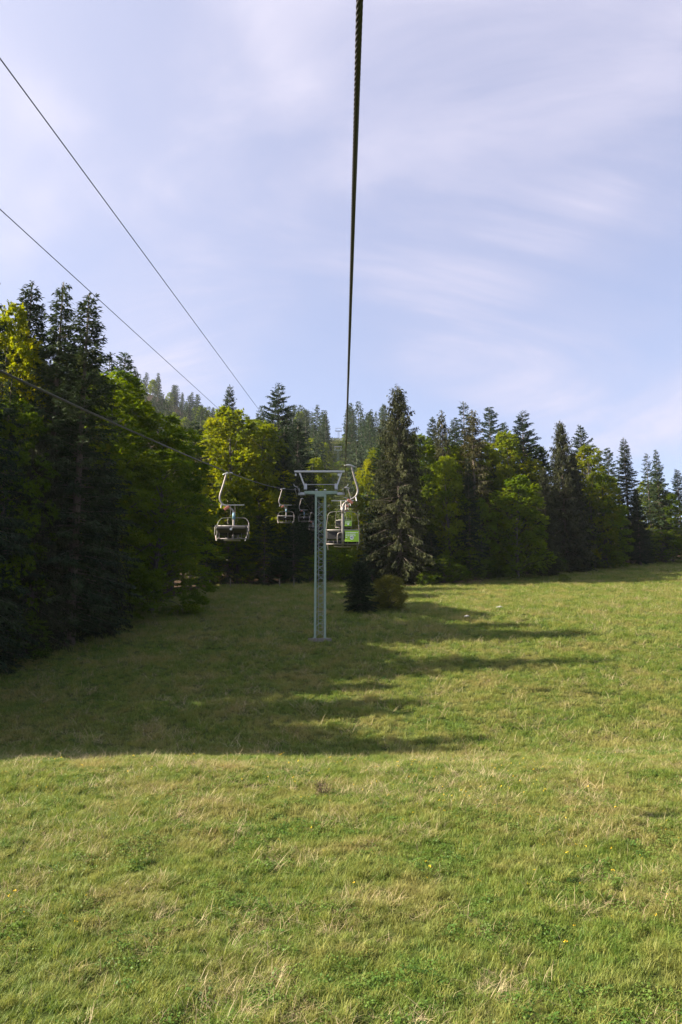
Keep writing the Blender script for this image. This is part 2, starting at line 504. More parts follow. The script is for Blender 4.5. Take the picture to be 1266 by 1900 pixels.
def conifer(seed, H=28.0, RAD=3.6, dz=0.44, nb=8, base=0.06, top_el=0.65, low_el=-0.15, droop=0.35, hang=0.35,
            pw=0.68, tw=0.19, spr=0.36, sw=0.13, ragged=0.25, round_top=0.0, thin=0.0, levels=3):
    rng = np.random.default_rng(seed)
    Vs, Ts, wood_b = [], [], MB()
    z = base * H
    while z < H * 0.985:
        u = z / H
        prof = (1 - u) ** pw
        if round_top: prof = max(prof, 0) * (1 - round_top) + round_top * math.sqrt(max(0, 1 - u ** 2.2))
        low = min(1, 0.55 + 3.0 * max(0, u - base))
        Lmax = RAD * prof * low + 0.25
        n_ = max(4, int(nb * (0.7 + 0.3 * (1 - u))))
        ph0 = rng.uniform(0, 6.28)
        for b in range(n_):
            if rng.random() < thin * (1 - u): continue
            ph = ph0 + b * 2 * math.pi / n_ + rng.normal(0, 0.22)
            Lb = Lmax * (1 + rng.normal(0, ragged)); Lb = min(max(Lb, 0.25), Lmax * 1.35)
            zb = z + rng.normal(0, dz * 0.35)
            e = low_el + (top_el - low_el) * u ** 1.6 + rng.normal(0, 0.08)
            d_ = droop * (1 - 0.75 * u)
            h = np.array([math.cos(ph), math.sin(ph), 0.0])
            def pos(s):
                return np.stack([h[0] * Lb * s, h[1] * Lb * s, zb + Lb * (e * s - d_ * s * s * 1.3 + 0.75 * d_ * s ** 3)], -1)
            if Lb > 0.8 and levels >= 2:
                pts = pos(np.array([0, 0.35, 0.7, 0.95]))
                wood_b.tube(pts, [0.012 + 0.012 * Lb, 0.010 + 0.008 * Lb, 0.012, 0.005], 3, False)
            ntw = max(3, int(Lb / tw * 2))
            s = np.sort(rng.uniform(0.10 + 0.12 * (Lb > 2), 1.0, ntw))
            p = pos(s)
            side = np.where(np.arange(ntw) % 2, 1.0, -1.0)
            ang = ph + side * rng.uniform(0.6, 1.25, ntw) * (1 - 0.5 * s)
            tl = np.clip(0.22 + 0.34 * Lb * (1.05 - s) * rng.uniform(0.5, 1.2, ntw), 0.2, 1.0)
            hg = hang * rng.uniform(0.5, 1.5, ntw)
            td = norm(np.stack([np.cos(ang), np.sin(ang), e * 0.6 - hg], -1))
            bt = rng.normal(0.5, 0.17)
            for k in range(levels):
                fr = k / levels
                keep = (tl > 0.30) | (k == 0)
                pp = p + td * (tl * fr)[:, None]
                pp[:, 2] -= hang * 0.5 * (fr ** 2) * tl
                dd = norm(td + rng.normal(0, 0.33, td.shape) + np.array([0, 0, -0.15 * hang]))
                ll = spr * rng.uniform(0.75, 1.3, ntw); ww = sw * rng.uniform(0.8, 1.3, ntw)
                Vs.append(sprigs(pp[keep], dd[keep], ll[keep], ww[keep], rng)); Ts.append(np.clip(bt + rng.normal(0, 0.1, keep.sum()), 0, 1))
        z += dz * (1.0 - 0.45 * u) * rng.uniform(0.8, 1.2)
    # leader
    n = 14 if levels >= 2 else 6
    P = np.zeros((n, 3)); P[:, 2] = H * 0.965 + np.linspace(0, H * 0.03, n)
    a = rng.uniform(0, 6.28, n); D = norm(np.stack([np.cos(a) * 0.5, np.sin(a) * 0.5, np.full(n, 1.0)], -1))
    Vs.append(sprigs(P, D, np.full(n, 0.36), np.full(n, 0.09), rng)); Ts.append(np.full(n, 0.6))
    r0 = H * 0.0125
    lean = rng.normal(0, 0.006, 2) * H
    zz = np.linspace(-0.6, H, 9)
    wood_b.tube([(0, 0, q) for q in zz], [r0 * (1.25 if q < 0 else 1) * max(0.04, 1 - q / H) ** 0.8 for q in zz], 7)
    return np.concatenate(Vs), np.concatenate(Ts), wood_b

def broadleaf(seed, H=18.0, RAD=4.5, base=0.12, lobes=44, sprays=74, leaves=16, ll=0.22, lw=0.14, lobe_r=1.55, flat=0.55, pw=0.5, spread=0.75, shoots=0, rmin=0.40):
    rng = np.random.default_rng(seed)
    Vs, Ts, wood_b = [], [], MB()
    r0 = 0.014 * H
    bend = rng.normal(0, 0.02 * H, (5, 2)); bend[0] = 0
    zs = np.linspace(-0.5, 0.86 * H, 5)
    tp = np.stack([np.cumsum(bend[:, 0]) * 0.5, np.cumsum(bend[:, 1]) * 0.5, zs], -1)
    wood_b.tube(smooth_path(tp, 3), list(np.linspace(r0 * 1.2, r0 * 0.25, 13)), 7)
    def trunk_at(z):
        return np.array([np.interp(z, zs, tp[:, 0]), np.interp(z, zs, tp[:, 1]), z])
    for i in range(lobes):
        u = (i + rng.uniform(0.1, 0.9)) / lobes            # height in crown
        zc = H * (base + (0.97 - base) * u)
        prof = max(0.12, (math.sin(math.pi * min(1, (0.10 + 0.9 * u) ** 0.75))) ** pw)
        rr = RAD * prof * rng.uniform(rmin, 1.0) ** 0.6
        an = i * 2.39996 + rng.normal(0, 0.3)
        c = np.array([math.cos(an) * rr, math.sin(an) * rr, zc])
        t0 = trunk_at(max(0.06 * H, zc - rr * spread - 0.03 * H))
        c[:2] += t0[:2]
        mid = (t0 + c) / 2 + np.array([0, 0, 0.10 * rr]) + rng.normal(0, 0.12, 3)
        wood_b.tube(smooth_path([t0, mid, c], 3), list(np.linspace(0.035 + 0.012 * rr, 0.012, 7)), 4, False)
        R_ = lobe_r * rng.uniform(0.65, 1.3) * (0.8 + 0.4 * prof)
        ns = max(6, int(sprays * rng.uniform(0.7, 1.25)))
        d = norm(rng.normal(0, 1, (ns, 3)) + np.array([math.cos(an) * 0.5, math.sin(an) * 0.5, 0.35]))
        sc = c + d * np.array([1.0, 1.0, flat]) * (R_ * rng.uniform(0.35, 1.0, ns) ** 0.5)[:, None]
        axd = norm(d * np.array([1, 1, 0.3]) + np.array([math.cos(an) * 0.5, math.sin(an) * 0.5, -0.10]) + rng.normal(0, 0.2, (ns, 3)))
        lt = np.clip(rng.normal(0.5, 0.17), 0.05, 0.95)
        # leaves along each spray, both sides, near one plane
        k = np.arange(leaves)
        f = (k + 0.5) / leaves
        sp_len = rng.uniform(0.45, 0.85, ns)
        side = np.where(k % 2, 1.0, -1.0)
        sd = norm(np.cross(axd, np.array([0, 0, 1.0]) + rng.normal(0, 0.25, (ns, 3))))
        P = sc[:, None, :] + axd[:, None, :] * (sp_len[:, None] * (f - 0.4)[None, :])[..., None]
        D = norm(axd[:, None, :] * 0.6 + sd[:, None, :] * side[None, :, None] * rng.uniform(0.5, 1.1, (ns, leaves, 1)) + rng.normal(0, 0.25, (ns, leaves, 3)) + np.array([0, 0, -0.12]))
        P = P.reshape(-1, 3); D = D.reshape(-1, 3)
        Vs.append(sprigs(P, D, ll * rng.uniform(0.7, 1.3, len(P)), lw * rng.uniform(0.7, 1.3, len(P)), rng, 0.55))
        Ts.append(np.clip(lt + np.repeat(rng.normal(0, 0.10, ns), leaves), 0, 1))
    for i in range(shoots):                                  # long twigs standing out of the outline
        a = rng.uniform(0, 6.28); r_ = RAD * rng.uniform(0.2, 0.95)
        b0 = np.array([math.cos(a) * r_, math.sin(a) * r_, H * (0.95 - 0.45 * (r_ / RAD) ** 2) * rng.uniform(0.8, 1.0)])
        d0 = norm(np.array([math.cos(a) * 0.7 * r_ / RAD, math.sin(a) * 0.7 * r_ / RAD, 1.0]) + rng.normal(0, 0.2, 3))
        ln = rng.uniform(0.35, 0.9) * H * 0.2
        wood_b.tube([b0 - d0 * 0.3, b0 + d0 * ln], [0.012, 0.004], 3, False)
        n = 34
        P = b0 + d0 * (np.linspace(0, 1, n) * ln)[:, None]
        D = norm(rng.normal(0, 1, (n, 3)) + d0 * 0.6)
        Vs.append(sprigs(P, D, ll * rng.uniform(0.6, 1.2, n), lw * rng.uniform(0.7, 1.2, n), rng)); Ts.append(np.full(n, 0.75))
    return np.concatenate(Vs), np.concatenate(Ts), wood_b

VAR = {}
def variant(key, kind, leafmat, barkmat, **kw):
    V, T, W = (conifer if kind == 'c' else broadleaf)(**kw)
    cm = quads_mesh('crown', V, T); cm.materials.append(leafmat)
    tm = W.mesh('trunk', barkmat, True)
    VAR[key] = (cm, tm, kw.get('H', 28.0 if kind == 'c' else 18.0), kw.get('RAD', 3.6 if kind == 'c' else 4.5))

variant('spruce0', 'c', M_SPRUCE, M_BARK, seed=1, RAD=4.5, hang=0.45, droop=0.45, thin=0.10, pw=0.85, spr=0.32, sw=0.11, tw=0.16)
variant('spruce1', 'c', M_SPRUCE, M_BARK, seed=2, RAD=4.3, hang=0.6, droop=0.5, ragged=0.34, thin=0.15, pw=0.95, spr=0.32, sw=0.11, tw=0.16)
variant('spruce2', 'c', M_SPRUCE, M_BARK, seed=3, RAD=4.0, hang=0.4, droop=0.35, ragged=0.36, thin=0.2, pw=0.85, spr=0.32, sw=0.11, tw=0.16)
variant('spruce3', 'c', M_SPRUCE, M_BARK, seed=14, RAD=3.2, dz=0.6, hang=0.35, droop=0.3, ragged=0.42, thin=0.3, pw=0.68, nb=6)
variant('oldspruce', 'c', M_OLDSPR, M_BARK, seed=4, RAD=5.0, nb=8, hang=1.5, droop=0.5, ragged=0.25, pw=0.66, dz=0.46, base=0.03, top_el=0.75, low_el=-0.2)
variant('baredspruce', 'c', M_OLDSPR, M_BARK, seed=5, RAD=3.5, nb=6, hang=1.2, droop=0.5, ragged=0.4, thin=0.4, pw=0.7, dz=0.55)
variant('fir0', 'c', M_FIR, M_BARK, seed=6, RAD=4.6, nb=8, hang=0.08, droop=0.22, top_el=0.55, low_el=0.0, pw=0.75, round_top=0.25, ragged=0.25, dz=0.6, thin=0.1)
variant('fir1', 'c', M_FIR, M_BARK, seed=7, RAD=4.3, nb=8, hang=0.15, droop=0.3, top_el=0.45, low_el=-0.1, pw=0.6, round_top=0.35, ragged=0.3, dz=0.62, base=0.2, thin=0.2)
variant('young', 'c', M_SPRUCE, M_BARK, seed=8, H=12.0, RAD=3.2, dz=0.36, nb=7, hang=0.3, droop=0.35, base=0.01, pw=0.75, ragged=0.2)
variant('layered', 'c', M_SPRUCE, M_BARK, seed=9, H=14.0, RAD=4.4, dz=0.7, nb=7, hang=0.25, droop=0.4, base=0.02, pw=0.55, ragged=0.3, low_el=-0.1)
variant('beech0', 'b', M_BEECH, M_BARKG, seed=11)
variant('beech1', 'b', M_BEECH, M_BARKG, seed=12, RAD=5.0, lobes=52, flat=0.42, base=0.03, lobe_r=1.7)
variant('beech2', 'b', M_BEECH, M_BARKG, seed=13, RAD=3.8, lobes=38, base=0.08, pw=0.6, flat=0.65, rmin=0.3)
variant('maple', 'b', M_BEECH, M_BARKG, seed=15, RAD=5.2, lobes=46, flat=0.72, base=0.05, ll=0.24, lw=0.17, lobe_r=1.75, rmin=0.3)
variant('skirt', 'b', M_BEECH, M_BARKG, seed=16, H=20, RAD=5.4, lobes=74, flat=0.30, base=0.02, lobe_r=1.8, pw=0.45, spread=0.25)
variant('shrub', 'b', M_BEECH, M_BARKG, seed=17, H=5, RAD=2.4, lobes=26, sprays=22, leaves=10, ll=0.2, lw=0.13, base=0.02, lobe_r=0.75, flat=0.8)
variant('bush', 'b', M_BUSH, M_BARKG, seed=18, H=4, RAD=2.2, lobes=50, sprays=36, leaves=12, ll=0.17, lw=0.07, base=0.01, lobe_r=0.55, flat=0.9, pw=0.42, shoots=46, rmin=0.15)
variant('sapling', 'c', M_SPRUCE, M_BARK, seed=31, H=4.6, RAD=1.35, dz=0.13, nb=9, base=0.01, tw=0.075, spr=0.20, sw=0.06, pw=0.5, hang=0.2, droop=0.3, ragged=0.22)
variant('farspruce0', 'c', M_SPRUCE, M_BARK, seed=21, H=24, RAD=3.7, dz=1.0, nb=7, tw=0.6, spr=1.0, sw=0.42, levels=1, hang=0.5, ragged=0.3)
variant('farspruce1', 'c', M_SPRUCE, M_BARK, seed=22, H=24, RAD=4.2, dz=1.0, nb=7, tw=0.6, spr=1.1, sw=0.45, levels=1, hang=0.7, droop=0.5, ragged=0.35)
variant('farfir0', 'c', M_FIR, M_BARK, seed=23, H=22, RAD=4.2, dz=1.0, nb=7, tw=0.6, spr=1.0, sw=0.45, levels=1, hang=0.1, round_top=0.35, ragged=0.3)
variant('farbeech0', 'b', M_BEECH, M_BARKG, seed=24, H=17, RAD=4.4, lobes=36, sprays=24, leaves=6, ll=0.62, lw=0.48, lobe_r=1.6, flat=0.7)
variant('farbeech1', 'b', M_BEECH, M_BARKG, seed=25, H=17, RAD=3.8, lobes=32, sprays=24, leaves=6, ll=0.62, lw=0.48, lobe_r=1.5, flat=0.8)

KIND = {'spruce': 'spruce', 'oldspr': 'spruce', 'bareds': 'spruce', 'fir0': 'fir', 'fir1': 'fir', 'farspr': 'spruce', 'farfir': 'fir', 'young': 'spruce', 'saplin': 'spruce', 'beech0': 'beech', 'beech1': 'beech', 'beech2': 'beech', 'farbee': 'beech', 'shrub': 'shrub'}
def kind_of(k): return KIND.get(k[:6], 'tree')
def tree(key, name, label, cat, x, y, H, width=1.0, tint=(1, 1, 1), group=None, rz=None, sink=0.0, lean=(0, 0)):
    cm, tm, H0, R0 = VAR[key]
    s = H / H0
    e = empty(name, (x, y, gz(x, y) - sink), R.uniform(0, 6.28) if rz is None else rz)
    e.rotation_euler = (lean[0], lean[1], e.rotation_euler[2])
    w = width * s
    e.scale = (w, w, s)
    t = link('trunk', tm, None, e)
    c = link('crown', cm, None, e)
    j = R.uniform(0.88, 1.12)
    c.color = (tint[0] * j, tint[1] * j, tint[2] * j, 1)
    tag(e, label, cat, group)
    return e

def tip(key, name, label, cat, px, py, Y, width=1.0, tint=(1, 1, 1), group=None, **k):
    """a tree whose tip shows at a pixel and which stands at distance Y on the ground"""
    p = at(px, py, Y)
    return tree(key, name, label, cat, p[0], Y, p[2] - gz(p[0], Y), width, tint, group, **k)

YEL = (1.9, 1.55, 0.9); LIME = (1.35, 1.25, 0.9); DARK = (0.75, 0.8, 0.9); BLU = (0.85, 0.95, 1.15)

# --- left forest edge
GL = 'trees of the forest edge on the left'
tip('spruce1', 'spruce_tree', 'tall dark spruce cut by the left picture edge, highest tip of all', 'tree', -28, 440, 54, 0.95, DARK, GL)
tip('spruce0', 'spruce_tree', 'broad tall spruce just behind the yellow beech, left of two slimmer spruces', 'tree', 60, 523, 67, 1.1, (1, 1, 1), GL)
tip('spruce1', 'spruce_tree', 'slim tall spruce, middle one of the three high tips on the left', 'tree', 118, 524, 64, 1.1, (1.1, 1.05, 1), GL)
tip('spruce2', 'spruce_tree', 'ragged tall spruce, rightmost of the three high tips on the left', 'tree', 166, 545, 63, 1.2, (1, 0.95, 1), GL)
tip('maple', 'beech_tree', 'bright yellow beech at the left picture edge below the highest spruce', 'tree', 8, 570, 64, 0.5, (2.3, 1.8, 0.7), GL)
tip('beech0', 'beech_tree', 'green beech below the yellow one at the left picture edge', 'tree', 25, 745, 58, 0.62, (0.8, 0.9, 0.85), GL)
tip('beech2', 'beech_tree', 'sunlit lime beech glimpsed between the left spruces', 'tree', 182, 775, 72, 0.6, YEL, GL)
tip('beech1', 'beech_tree', 'tall full beech right of the three high spruces, reaching down to the meadow', 'tree', 218, 690, 74, 0.92, (1.0, 1.05, 0.9), GL)
tip('skirt', 'beech_tree', 'wide layered beech whose lowest branches sweep the meadow at the left', 'tree', 295, 772, 78, 0.92, (0.95, 1.05, 0.9), GL)
tip('fir0', 'fir_tree', 'small fir tip above the left beech, larger of a close pair', 'tree', 232, 656, 98, 0.9, (1, 1, 1), GL)
tip('spruce3', 'spruce_tree', 'thin spruce tip above the left beech, smaller of a close pair', 'tree', 255, 690, 100, 0.9, (1, 1, 1), GL)
tip('spruce3', 'spruce_tree', 'short spruce tip half hidden behind the ragged left spruce', 'tree', 205, 655, 92, 0.9, (1, 1, 1), GL)
tip('oldspruce', 'spruce_tree', 'dark drooping spruce low in front of the left forest edge', 'tree', 80, 800, 60, 0.95, (0.62, 0.66, 0.72), GL)
tip('young', 'spruce_tree', 'small dark spruce at the very left foot of the forest', 'tree', -5, 1000, 56.5, 1.0, (0.8, 0.8, 0.85), GL)
tip('young', 'spruce_tree', 'small dark spruce at the forest foot below the slim tall spruce', 'tree', 105, 990, 63, 1.0, (0.85, 0.8, 0.8), GL)
tip('oldspruce', 'spruce_tree', 'dark hanging spruce below the ragged left spruce', 'tree', 195, 860, 66.5, 1.05, (0.6, 0.66, 0.72), GL)
tip('young', 'spruce_tree', 'squat dark spruce at the meadow rim beside the layered beech', 'tree', 170, 1035, 69, 1.2, (0.85, 0.85, 0.85), GL)
tip('spruce1', 'spruce_tree', 'dark spruce in front of the yellow beech at the left edge', 'tree', 22, 705, 57.5, 1.05, DARK, GL)
tip('shrub', 'shrub', 'low dark shrub at the left foot of the forest', 'shrub', 40, 1140, 58.5, 1.2, (0.6, 0.75, 0.9), GL)
tip('shrub', 'shrub', 'low dark shrub on the meadow rim under the left spruces', 'shrub', 100, 1125, 63, 1.2, (0.6, 0.75, 0.9), GL)
# rest of the edge, outside the picture to the left: it throws the long shadows
for i, (x, y, H, k) in enumerate([(-27, 40, 24, 'spruce1'), (-35, 49, 27, 'spruce2'), (-28.5, 44.5, 23, 'spruce0'), (-27, 49.5, 22, 'spruce2'), (-38, 41, 27, 'fir0'), (-34, 55.5, 27, 'spruce0'), (-33, 38, 27, 'spruce0'), (-30, 46, 25, 'spruce0'), (-29, 52, 23, 'fir0'), (-40, 44, 28, 'spruce1'), (-41, 54, 26, 'spruce2'), (-35, 60, 28, 'spruce1'), (-36, 66, 29, 'fir0'), (-43, 70, 31, 'spruce0'), (-36, 76, 30, 'spruce2'),
                                   (-33, 83, 29, 'spruce1'), (-41, 86, 30, 'fir1'), (-31, 92, 26, 'spruce0'), (-39, 98, 27, 'spruce2'), (-28, 99, 20, 'beech1'), (-48, 62, 30, 'spruce1'), (-48, 79, 31, 'spruce0'), (-46, 92, 30, 'spruce1')]):
    tree(k, kind_of(k) + '_tree', kind_of(k) + ' deeper in the left forest, behind its edge', 'tree', x, y, H, 1.0, (1, 1, 1), 'trees deeper in the left forest')

# --- middle, left of the lift
GM = 'trees at the upper meadow edge, left of the lift'
tip('fir1', 'fir_tree', 'dark fir with bare lower trunk between left beech and yellow-green maple', 'tree', 362, 785, 108, 0.85, DARK, GM)
tip('maple', 'maple_tree', 'large yellow-green maple behind the nearest descending chair', 'tree', 432, 762, 116, 0.88, (1.75, 1.5, 0.8), GM)
tip('beech0', 'beech_tree', 'lime beech joined to the right side of the large maple', 'tree', 482, 785, 119, 0.8, (1.35, 1.2, 0.85), GM)
tip('beech1', 'beech_tree', 'dark green beech under the large maple', 'tree', 445, 900, 111, 0.8, (0.85, 0.9, 0.85), GM)
tip('spruce0', 'spruce_tree', 'slender spruce tip rising above the maple against the sky', 'tree', 427, 714, 165, 0.9, (1, 1, 1), GM)
tip('fir0', 'fir_tree', 'stout fir with blunt tip against the sky left of the lift', 'tree', 517, 717, 138, 1.05, (1, 1, 1), GM)
tip('fir1', 'fir_tree', 'dark fir just left of the tower head, below the blunt fir', 'tree', 553, 782, 132, 1.0, DARK, GM)
tip('spruce1', 'spruce_tree', 'dark spruce directly behind the tower mast', 'tree', 580, 860, 128, 1.0, DARK, GM)
tip('beech2', 'beech_tree', 'pale green broadleaf showing through the tower gantry', 'tree', 592, 848, 165, 0.7, (1.3, 1.2, 1.1), GM)
tip('layered', 'spruce_tree', 'low layered spruce under the nearest descending chair', 'tree', 425, 975, 110, 1.1, (0.9, 1, 0.9), GM)
tip('layered', 'spruce_tree', 'low layered spruce under the second descending chair', 'tree', 492, 955, 110.5, 1.1, (0.95, 1.05, 0.9), GM)
tip('layered', 'spruce_tree', 'low layered spruce just left of the tower mast', 'tree', 545, 965, 112, 1.0, (0.85, 1, 0.9), GM)
tip('young', 'spruce_tree', 'small dark spruce in the gap beside the left beech', 'tree', 385, 985, 110, 1.1, DARK, GM)
tip('beech2', 'beech_tree', 'narrow sunlit beech between the left beech and the dark fir', 'tree', 330, 800, 104, 0.7, (1.3, 1.25, 0.9), GM)
for px, py, Y, w, lab in [(612, 1018, 114, 1.1, 'green shrub behind the tower mast at the meadow edge'), (640, 1030, 115, 1.2, 'green shrub below the nearest ascending chair'), (662, 1022, 118, 1.1, 'green shrub between lift line and big old spruce'),
                           (575, 1035, 113, 1.1, 'green shrub just left of the tower mast'), (628, 1000, 122, 1.0, 'taller green shrub up the cleared lift lane'), (606, 985, 130, 0.9, 'green shrub deeper in the cleared lift lane')]:
    tip('shrub', 'shrub', lab, 'shrub', px, py, Y, w, (1.0, 1.1, 0.9), 'shrubs at the foot of the lift lane')

# --- right of the lift
GR = 'trees at the upper meadow edge, right of the lift'
tip('oldspruce', 'spruce_tree', 'biggest old spruce with hanging brownish branches right of the lift', 'tree', 738, 717, 112, 1.0, (0.85, 0.88, 0.8), GR)
tip('beech0', 'beech_tree', 'sunlit yellow-green beech left of the big old spruce', 'tree', 694, 836, 118, 0.62, (1.75, 1.45, 0.8), GR)
tip('young', 'spruce_tree', 'young dark spruce at the foot of the big old spruce', 'tree', 690, 975, 112, 1.0, DARK, GR)
tip('spruce2', 'spruce_tree', 'spruce tip nearest right of the big old spruce', 'tree', 803, 773, 128, 1.0, (1, 1, 1), GR)
tip('baredspruce', 'spruce_tree', 'gaunt spruce with a star-like tip, second right of the old spruce', 'tree', 820, 762, 124, 1.0, (1, 1, 1), GR)
tip('spruce3', 'spruce_tree', 'thin forked spruce tip, highest right of the big old spruce', 'tree', 860, 745, 126, 1.0, (1, 1, 1), GR)
tip('baredspruce', 'spruce_tree', 'half-bare spruce with pale trunk showing, above the round beech', 'tree', 876, 760, 120, 1.15, (1.15, 1.0, 0.9), GR)
tip('spruce0', 'spruce_tree', 'spruce tip filling the gap before the forked spruce', 'tree', 843, 775, 135, 0.95, (1, 1, 1), GR)
tip('fir1', 'fir_tree', 'airy fir tip standing free between two spruces', 'tree', 908, 757, 142, 0.85, (1, 1, 1), GR)
tip('fir0', 'fir_tree', 'lower fir tip right of the airy fir', 'tree', 935, 785, 150, 0.8, (1, 1, 1), GR)
tip('fir0', 'fir_tree', 'broad dark fir above the yellowish beech crown', 'tree', 969, 767, 140, 1.1, DARK, GR)
tip('beech2', 'beech_tree', 'lime-edged beech right beside the big old spruce', 'tree', 832, 846, 116, 0.72, (1.25, 1.2, 0.9), GR)
tip('maple', 'beech_tree', 'beech with yellowing top below the broad dark fir', 'tree', 945, 803, 134, 0.72, (1.3, 1.15, 0.8), GR)
tip('maple', 'beech_tree', 'large round green beech at the meadow edge right of centre', 'tree', 955, 885, 119, 0.98, (1.05, 1.1, 0.95), GR)
tip('beech0', 'beech_tree', 'smaller green beech left of the large round beech', 'tree', 893, 925, 117, 0.7, (0.95, 1.05, 0.9), GR)
tip('spruce1', 'spruce_tree', 'dark slim spruce between the lime-edged and the smaller green beech', 'tree', 868, 850, 115, 0.9, DARK, GR)
tip('oldspruce', 'spruce_tree', 'drooping dark spruce low between two green beeches', 'tree', 1008, 868, 123, 0.75, (0.8, 0.85, 0.85), GR)
tip('oldspruce', 'spruce_tree', 'tall dark spruce right of the large round beech', 'tree', 1039, 782, 130, 0.85, (0.75, 0.78, 0.8), GR)
tip('fir0', 'fir_tree', 'flat-branched fir behind the tall dark spruce', 'tree', 1077, 792, 142, 1.0, (1, 1, 1), GR)
tip('beech1', 'beech_tree', 'yellow-tinged beech in front of the flat-branched fir', 'tree', 1092, 824, 136, 0.65, (1.6, 1.3, 0.8), GR)
tip('oldspruce', 'spruce_tree', 'dark spruce beside the yellow-tinged beech', 'tree', 1062, 838, 131, 0.8, (0.6, 0.66, 0.72), GR)
tip('skirt', 'beech_tree', 'layered beech sloping down to the right meadow edge', 'tree', 1118, 878, 136, 0.82, (1.05, 1.1, 0.85), GR)
tip('fir1', 'fir_tree', 'low fir tip between the yellow-tinged beech and the free spruce', 'tree', 1127, 832, 152, 0.8, (1, 1, 1), GR)
tip('spruce0', 'spruce_tree', 'free standing spruce outline near the right, with visible trunk', 'tree', 1157, 812, 144, 1.0, (1.1, 1.05, 1), GR)
tip('spruce3', 'spruce_tree', 'small pointed spruce between two taller ones at the right', 'tree', 1199, 841, 156, 0.9, (1, 1, 1), GR)
tip('spruce1', 'spruce_tree', 'spruce tip second from the right picture edge', 'tree', 1217, 834, 150, 1.0, (1, 1, 1), GR)
tip('fir0', 'fir_tree', 'low fir at the right picture edge', 'tree', 1256, 872, 158, 0.95, DARK, GR)
tip('spruce1', 'spruce_tree', 'spruce just outside the right picture edge', 'tree', 1300, 860, 158, 1.0, DARK, GR)
tip('spruce0', 'spruce_tree', 'dark spruce low at the right, left of the pale beech', 'tree', 1180, 905, 141, 1.0, DARK, GR)
tip('beech0', 'beech_tree', 'pale green beech near the right picture edge', 'tree', 1240, 915, 150, 0.8, (1.0, 1.05, 0.9), GR)
tip('shrub', 'shrub', 'rounded shrub at the right meadow edge', 'shrub', 1232, 988, 148.5, 1.25, (0.85, 1.0, 0.9), GR)
tip('young', 'spruce_tree', 'young spruce between round shrub and layered beech', 'tree', 1195, 985, 145, 1.1, DARK, GR)
tip('young', 'spruce_tree', 'small spruce under the tall dark spruce at the right', 'tree', 1065, 960, 130, 1.2, (0.8, 0.8, 0.8), GR)
tip('young', 'spruce_tree', 'small spruce under the gaunt spruces', 'tree', 800, 985, 113, 1.1, DARK, GR)
tip('shrub', 'shrub', 'green shrub at the foot of the round beech', 'shrub', 870, 1020, 115, 1.2, (0.75, 0.85, 0.8), GR)
tip('shrub', 'shrub', 'dark shrub at the meadow edge below the tall dark spruce', 'shrub', 1010, 1015, 125, 1.3, (0.7, 0.8, 0.8), GR)
tip('shrub', 'shrub', 'dark shrub under the layered right beech', 'shrub', 1120, 1010, 136, 1.2, (0.7, 0.8, 0.8), GR)

for i in range(26):
    px = 775 + 480 * (i + R.uniform(0, 1)) / 26
    e = np.interp(math.atan2(px - CX, F_PX), _ea, _ed)
    Y = e * CP + R.uniform(-0.5, 3.5); x = (px - CX) / F_PX * Y
    k = R.choice(['shrub', 'shrub', 'sapling', 'young']); sh = k == 'shrub'
    tree(k, 'shrub' if sh else 'spruce_sapling', ('low leafy shrub' if sh else 'small spruce sapling') + ' in the undergrowth along the right forest edge', 'shrub' if sh else 'tree', x, Y, R.uniform(1.2, 4.0), R.uniform(1.0, 1.6), (0.75, 0.85, 0.8), 'undergrowth of the right forest edge')

# --- the two on the meadow
x, y, z = hit(669, 1139)
tree('sapling', 'spruce_tree', 'small dark conical spruce standing alone on the meadow', 'tree', x, y + 0.9, at(668, 1047, y + 0.9)[2] - gz(x, y + 0.9), 0.95, (0.75, 0.8, 0.85), rz=0.4)
x, y, z = hit(722, 1136)
tree('bush', 'bush', 'rounded yellow-green bush beside the small meadow spruce', 'bush', x, y + 1.2, 3.3, 0.95, (1.6, 1.55, 1.15))

# --- second and third rows, only filling gaps
SIL = [(-200, 560), (0, 640), (60, 640), (170, 660), (215, 720), (270, 800), (340, 815), (380, 830), (440, 800), (520, 770), (560, 800), (600, 830), (690, 800), (740, 800), (800, 800), (860, 790), (940, 810), (1040, 815), (1130, 860), (1266, 895), (1400, 910)]
sp_, sy_ = zip(*SIL)
def fill(n, px0, px1, Ys, group, label):
    for i in range(n):
        px = px0 + (px1 - px0) * (i + R.uniform(0.1, 0.9)) / n
        e = np.interp(math.atan2(px - CX, F_PX), _ea, _ed)
        Y = e * CP + R.uniform(*Ys)
        py = np.interp(px, sp_, sy_) + R.uniform(5, 75)
        p = at(px, py, Y)
        if -7.5 < p[0] < 5.5: continue
        H = min(p[2] - gz(p[0], Y), 31)
        if H < 6: continue
        k = R.choice(['spruce0', 'spruce1', 'spruce2', 'fir0', 'fir1', 'beech0', 'beech2', 'oldspruce'])
        br = k.startswith('beech')
        tree(k, kind_of(k) + '_tree', 'inner ' + kind_of(k) + label, 'tree', p[0], Y, H, R.uniform(0.8, 1.05) * (0.8 if br else 1.0), LIME if br and R.random() < .5 else (0.9, 0.95, 0.9), group)
fill(16, -60, 330, (8, 26), 'inner trees of the left forest', ' showing in gaps behind the left forest edge')
fill(12, 340, 600, (9, 30), 'inner trees of the middle forest', ' showing in gaps behind the maple and firs')
fill(30, 670, 1290, (8, 32), 'inner trees of the right forest', ' showing in gaps behind the right forest edge')
fill(12, 340, 600, (35, 70), 'inner trees of the middle forest', ' showing in gaps behind the maple and firs')

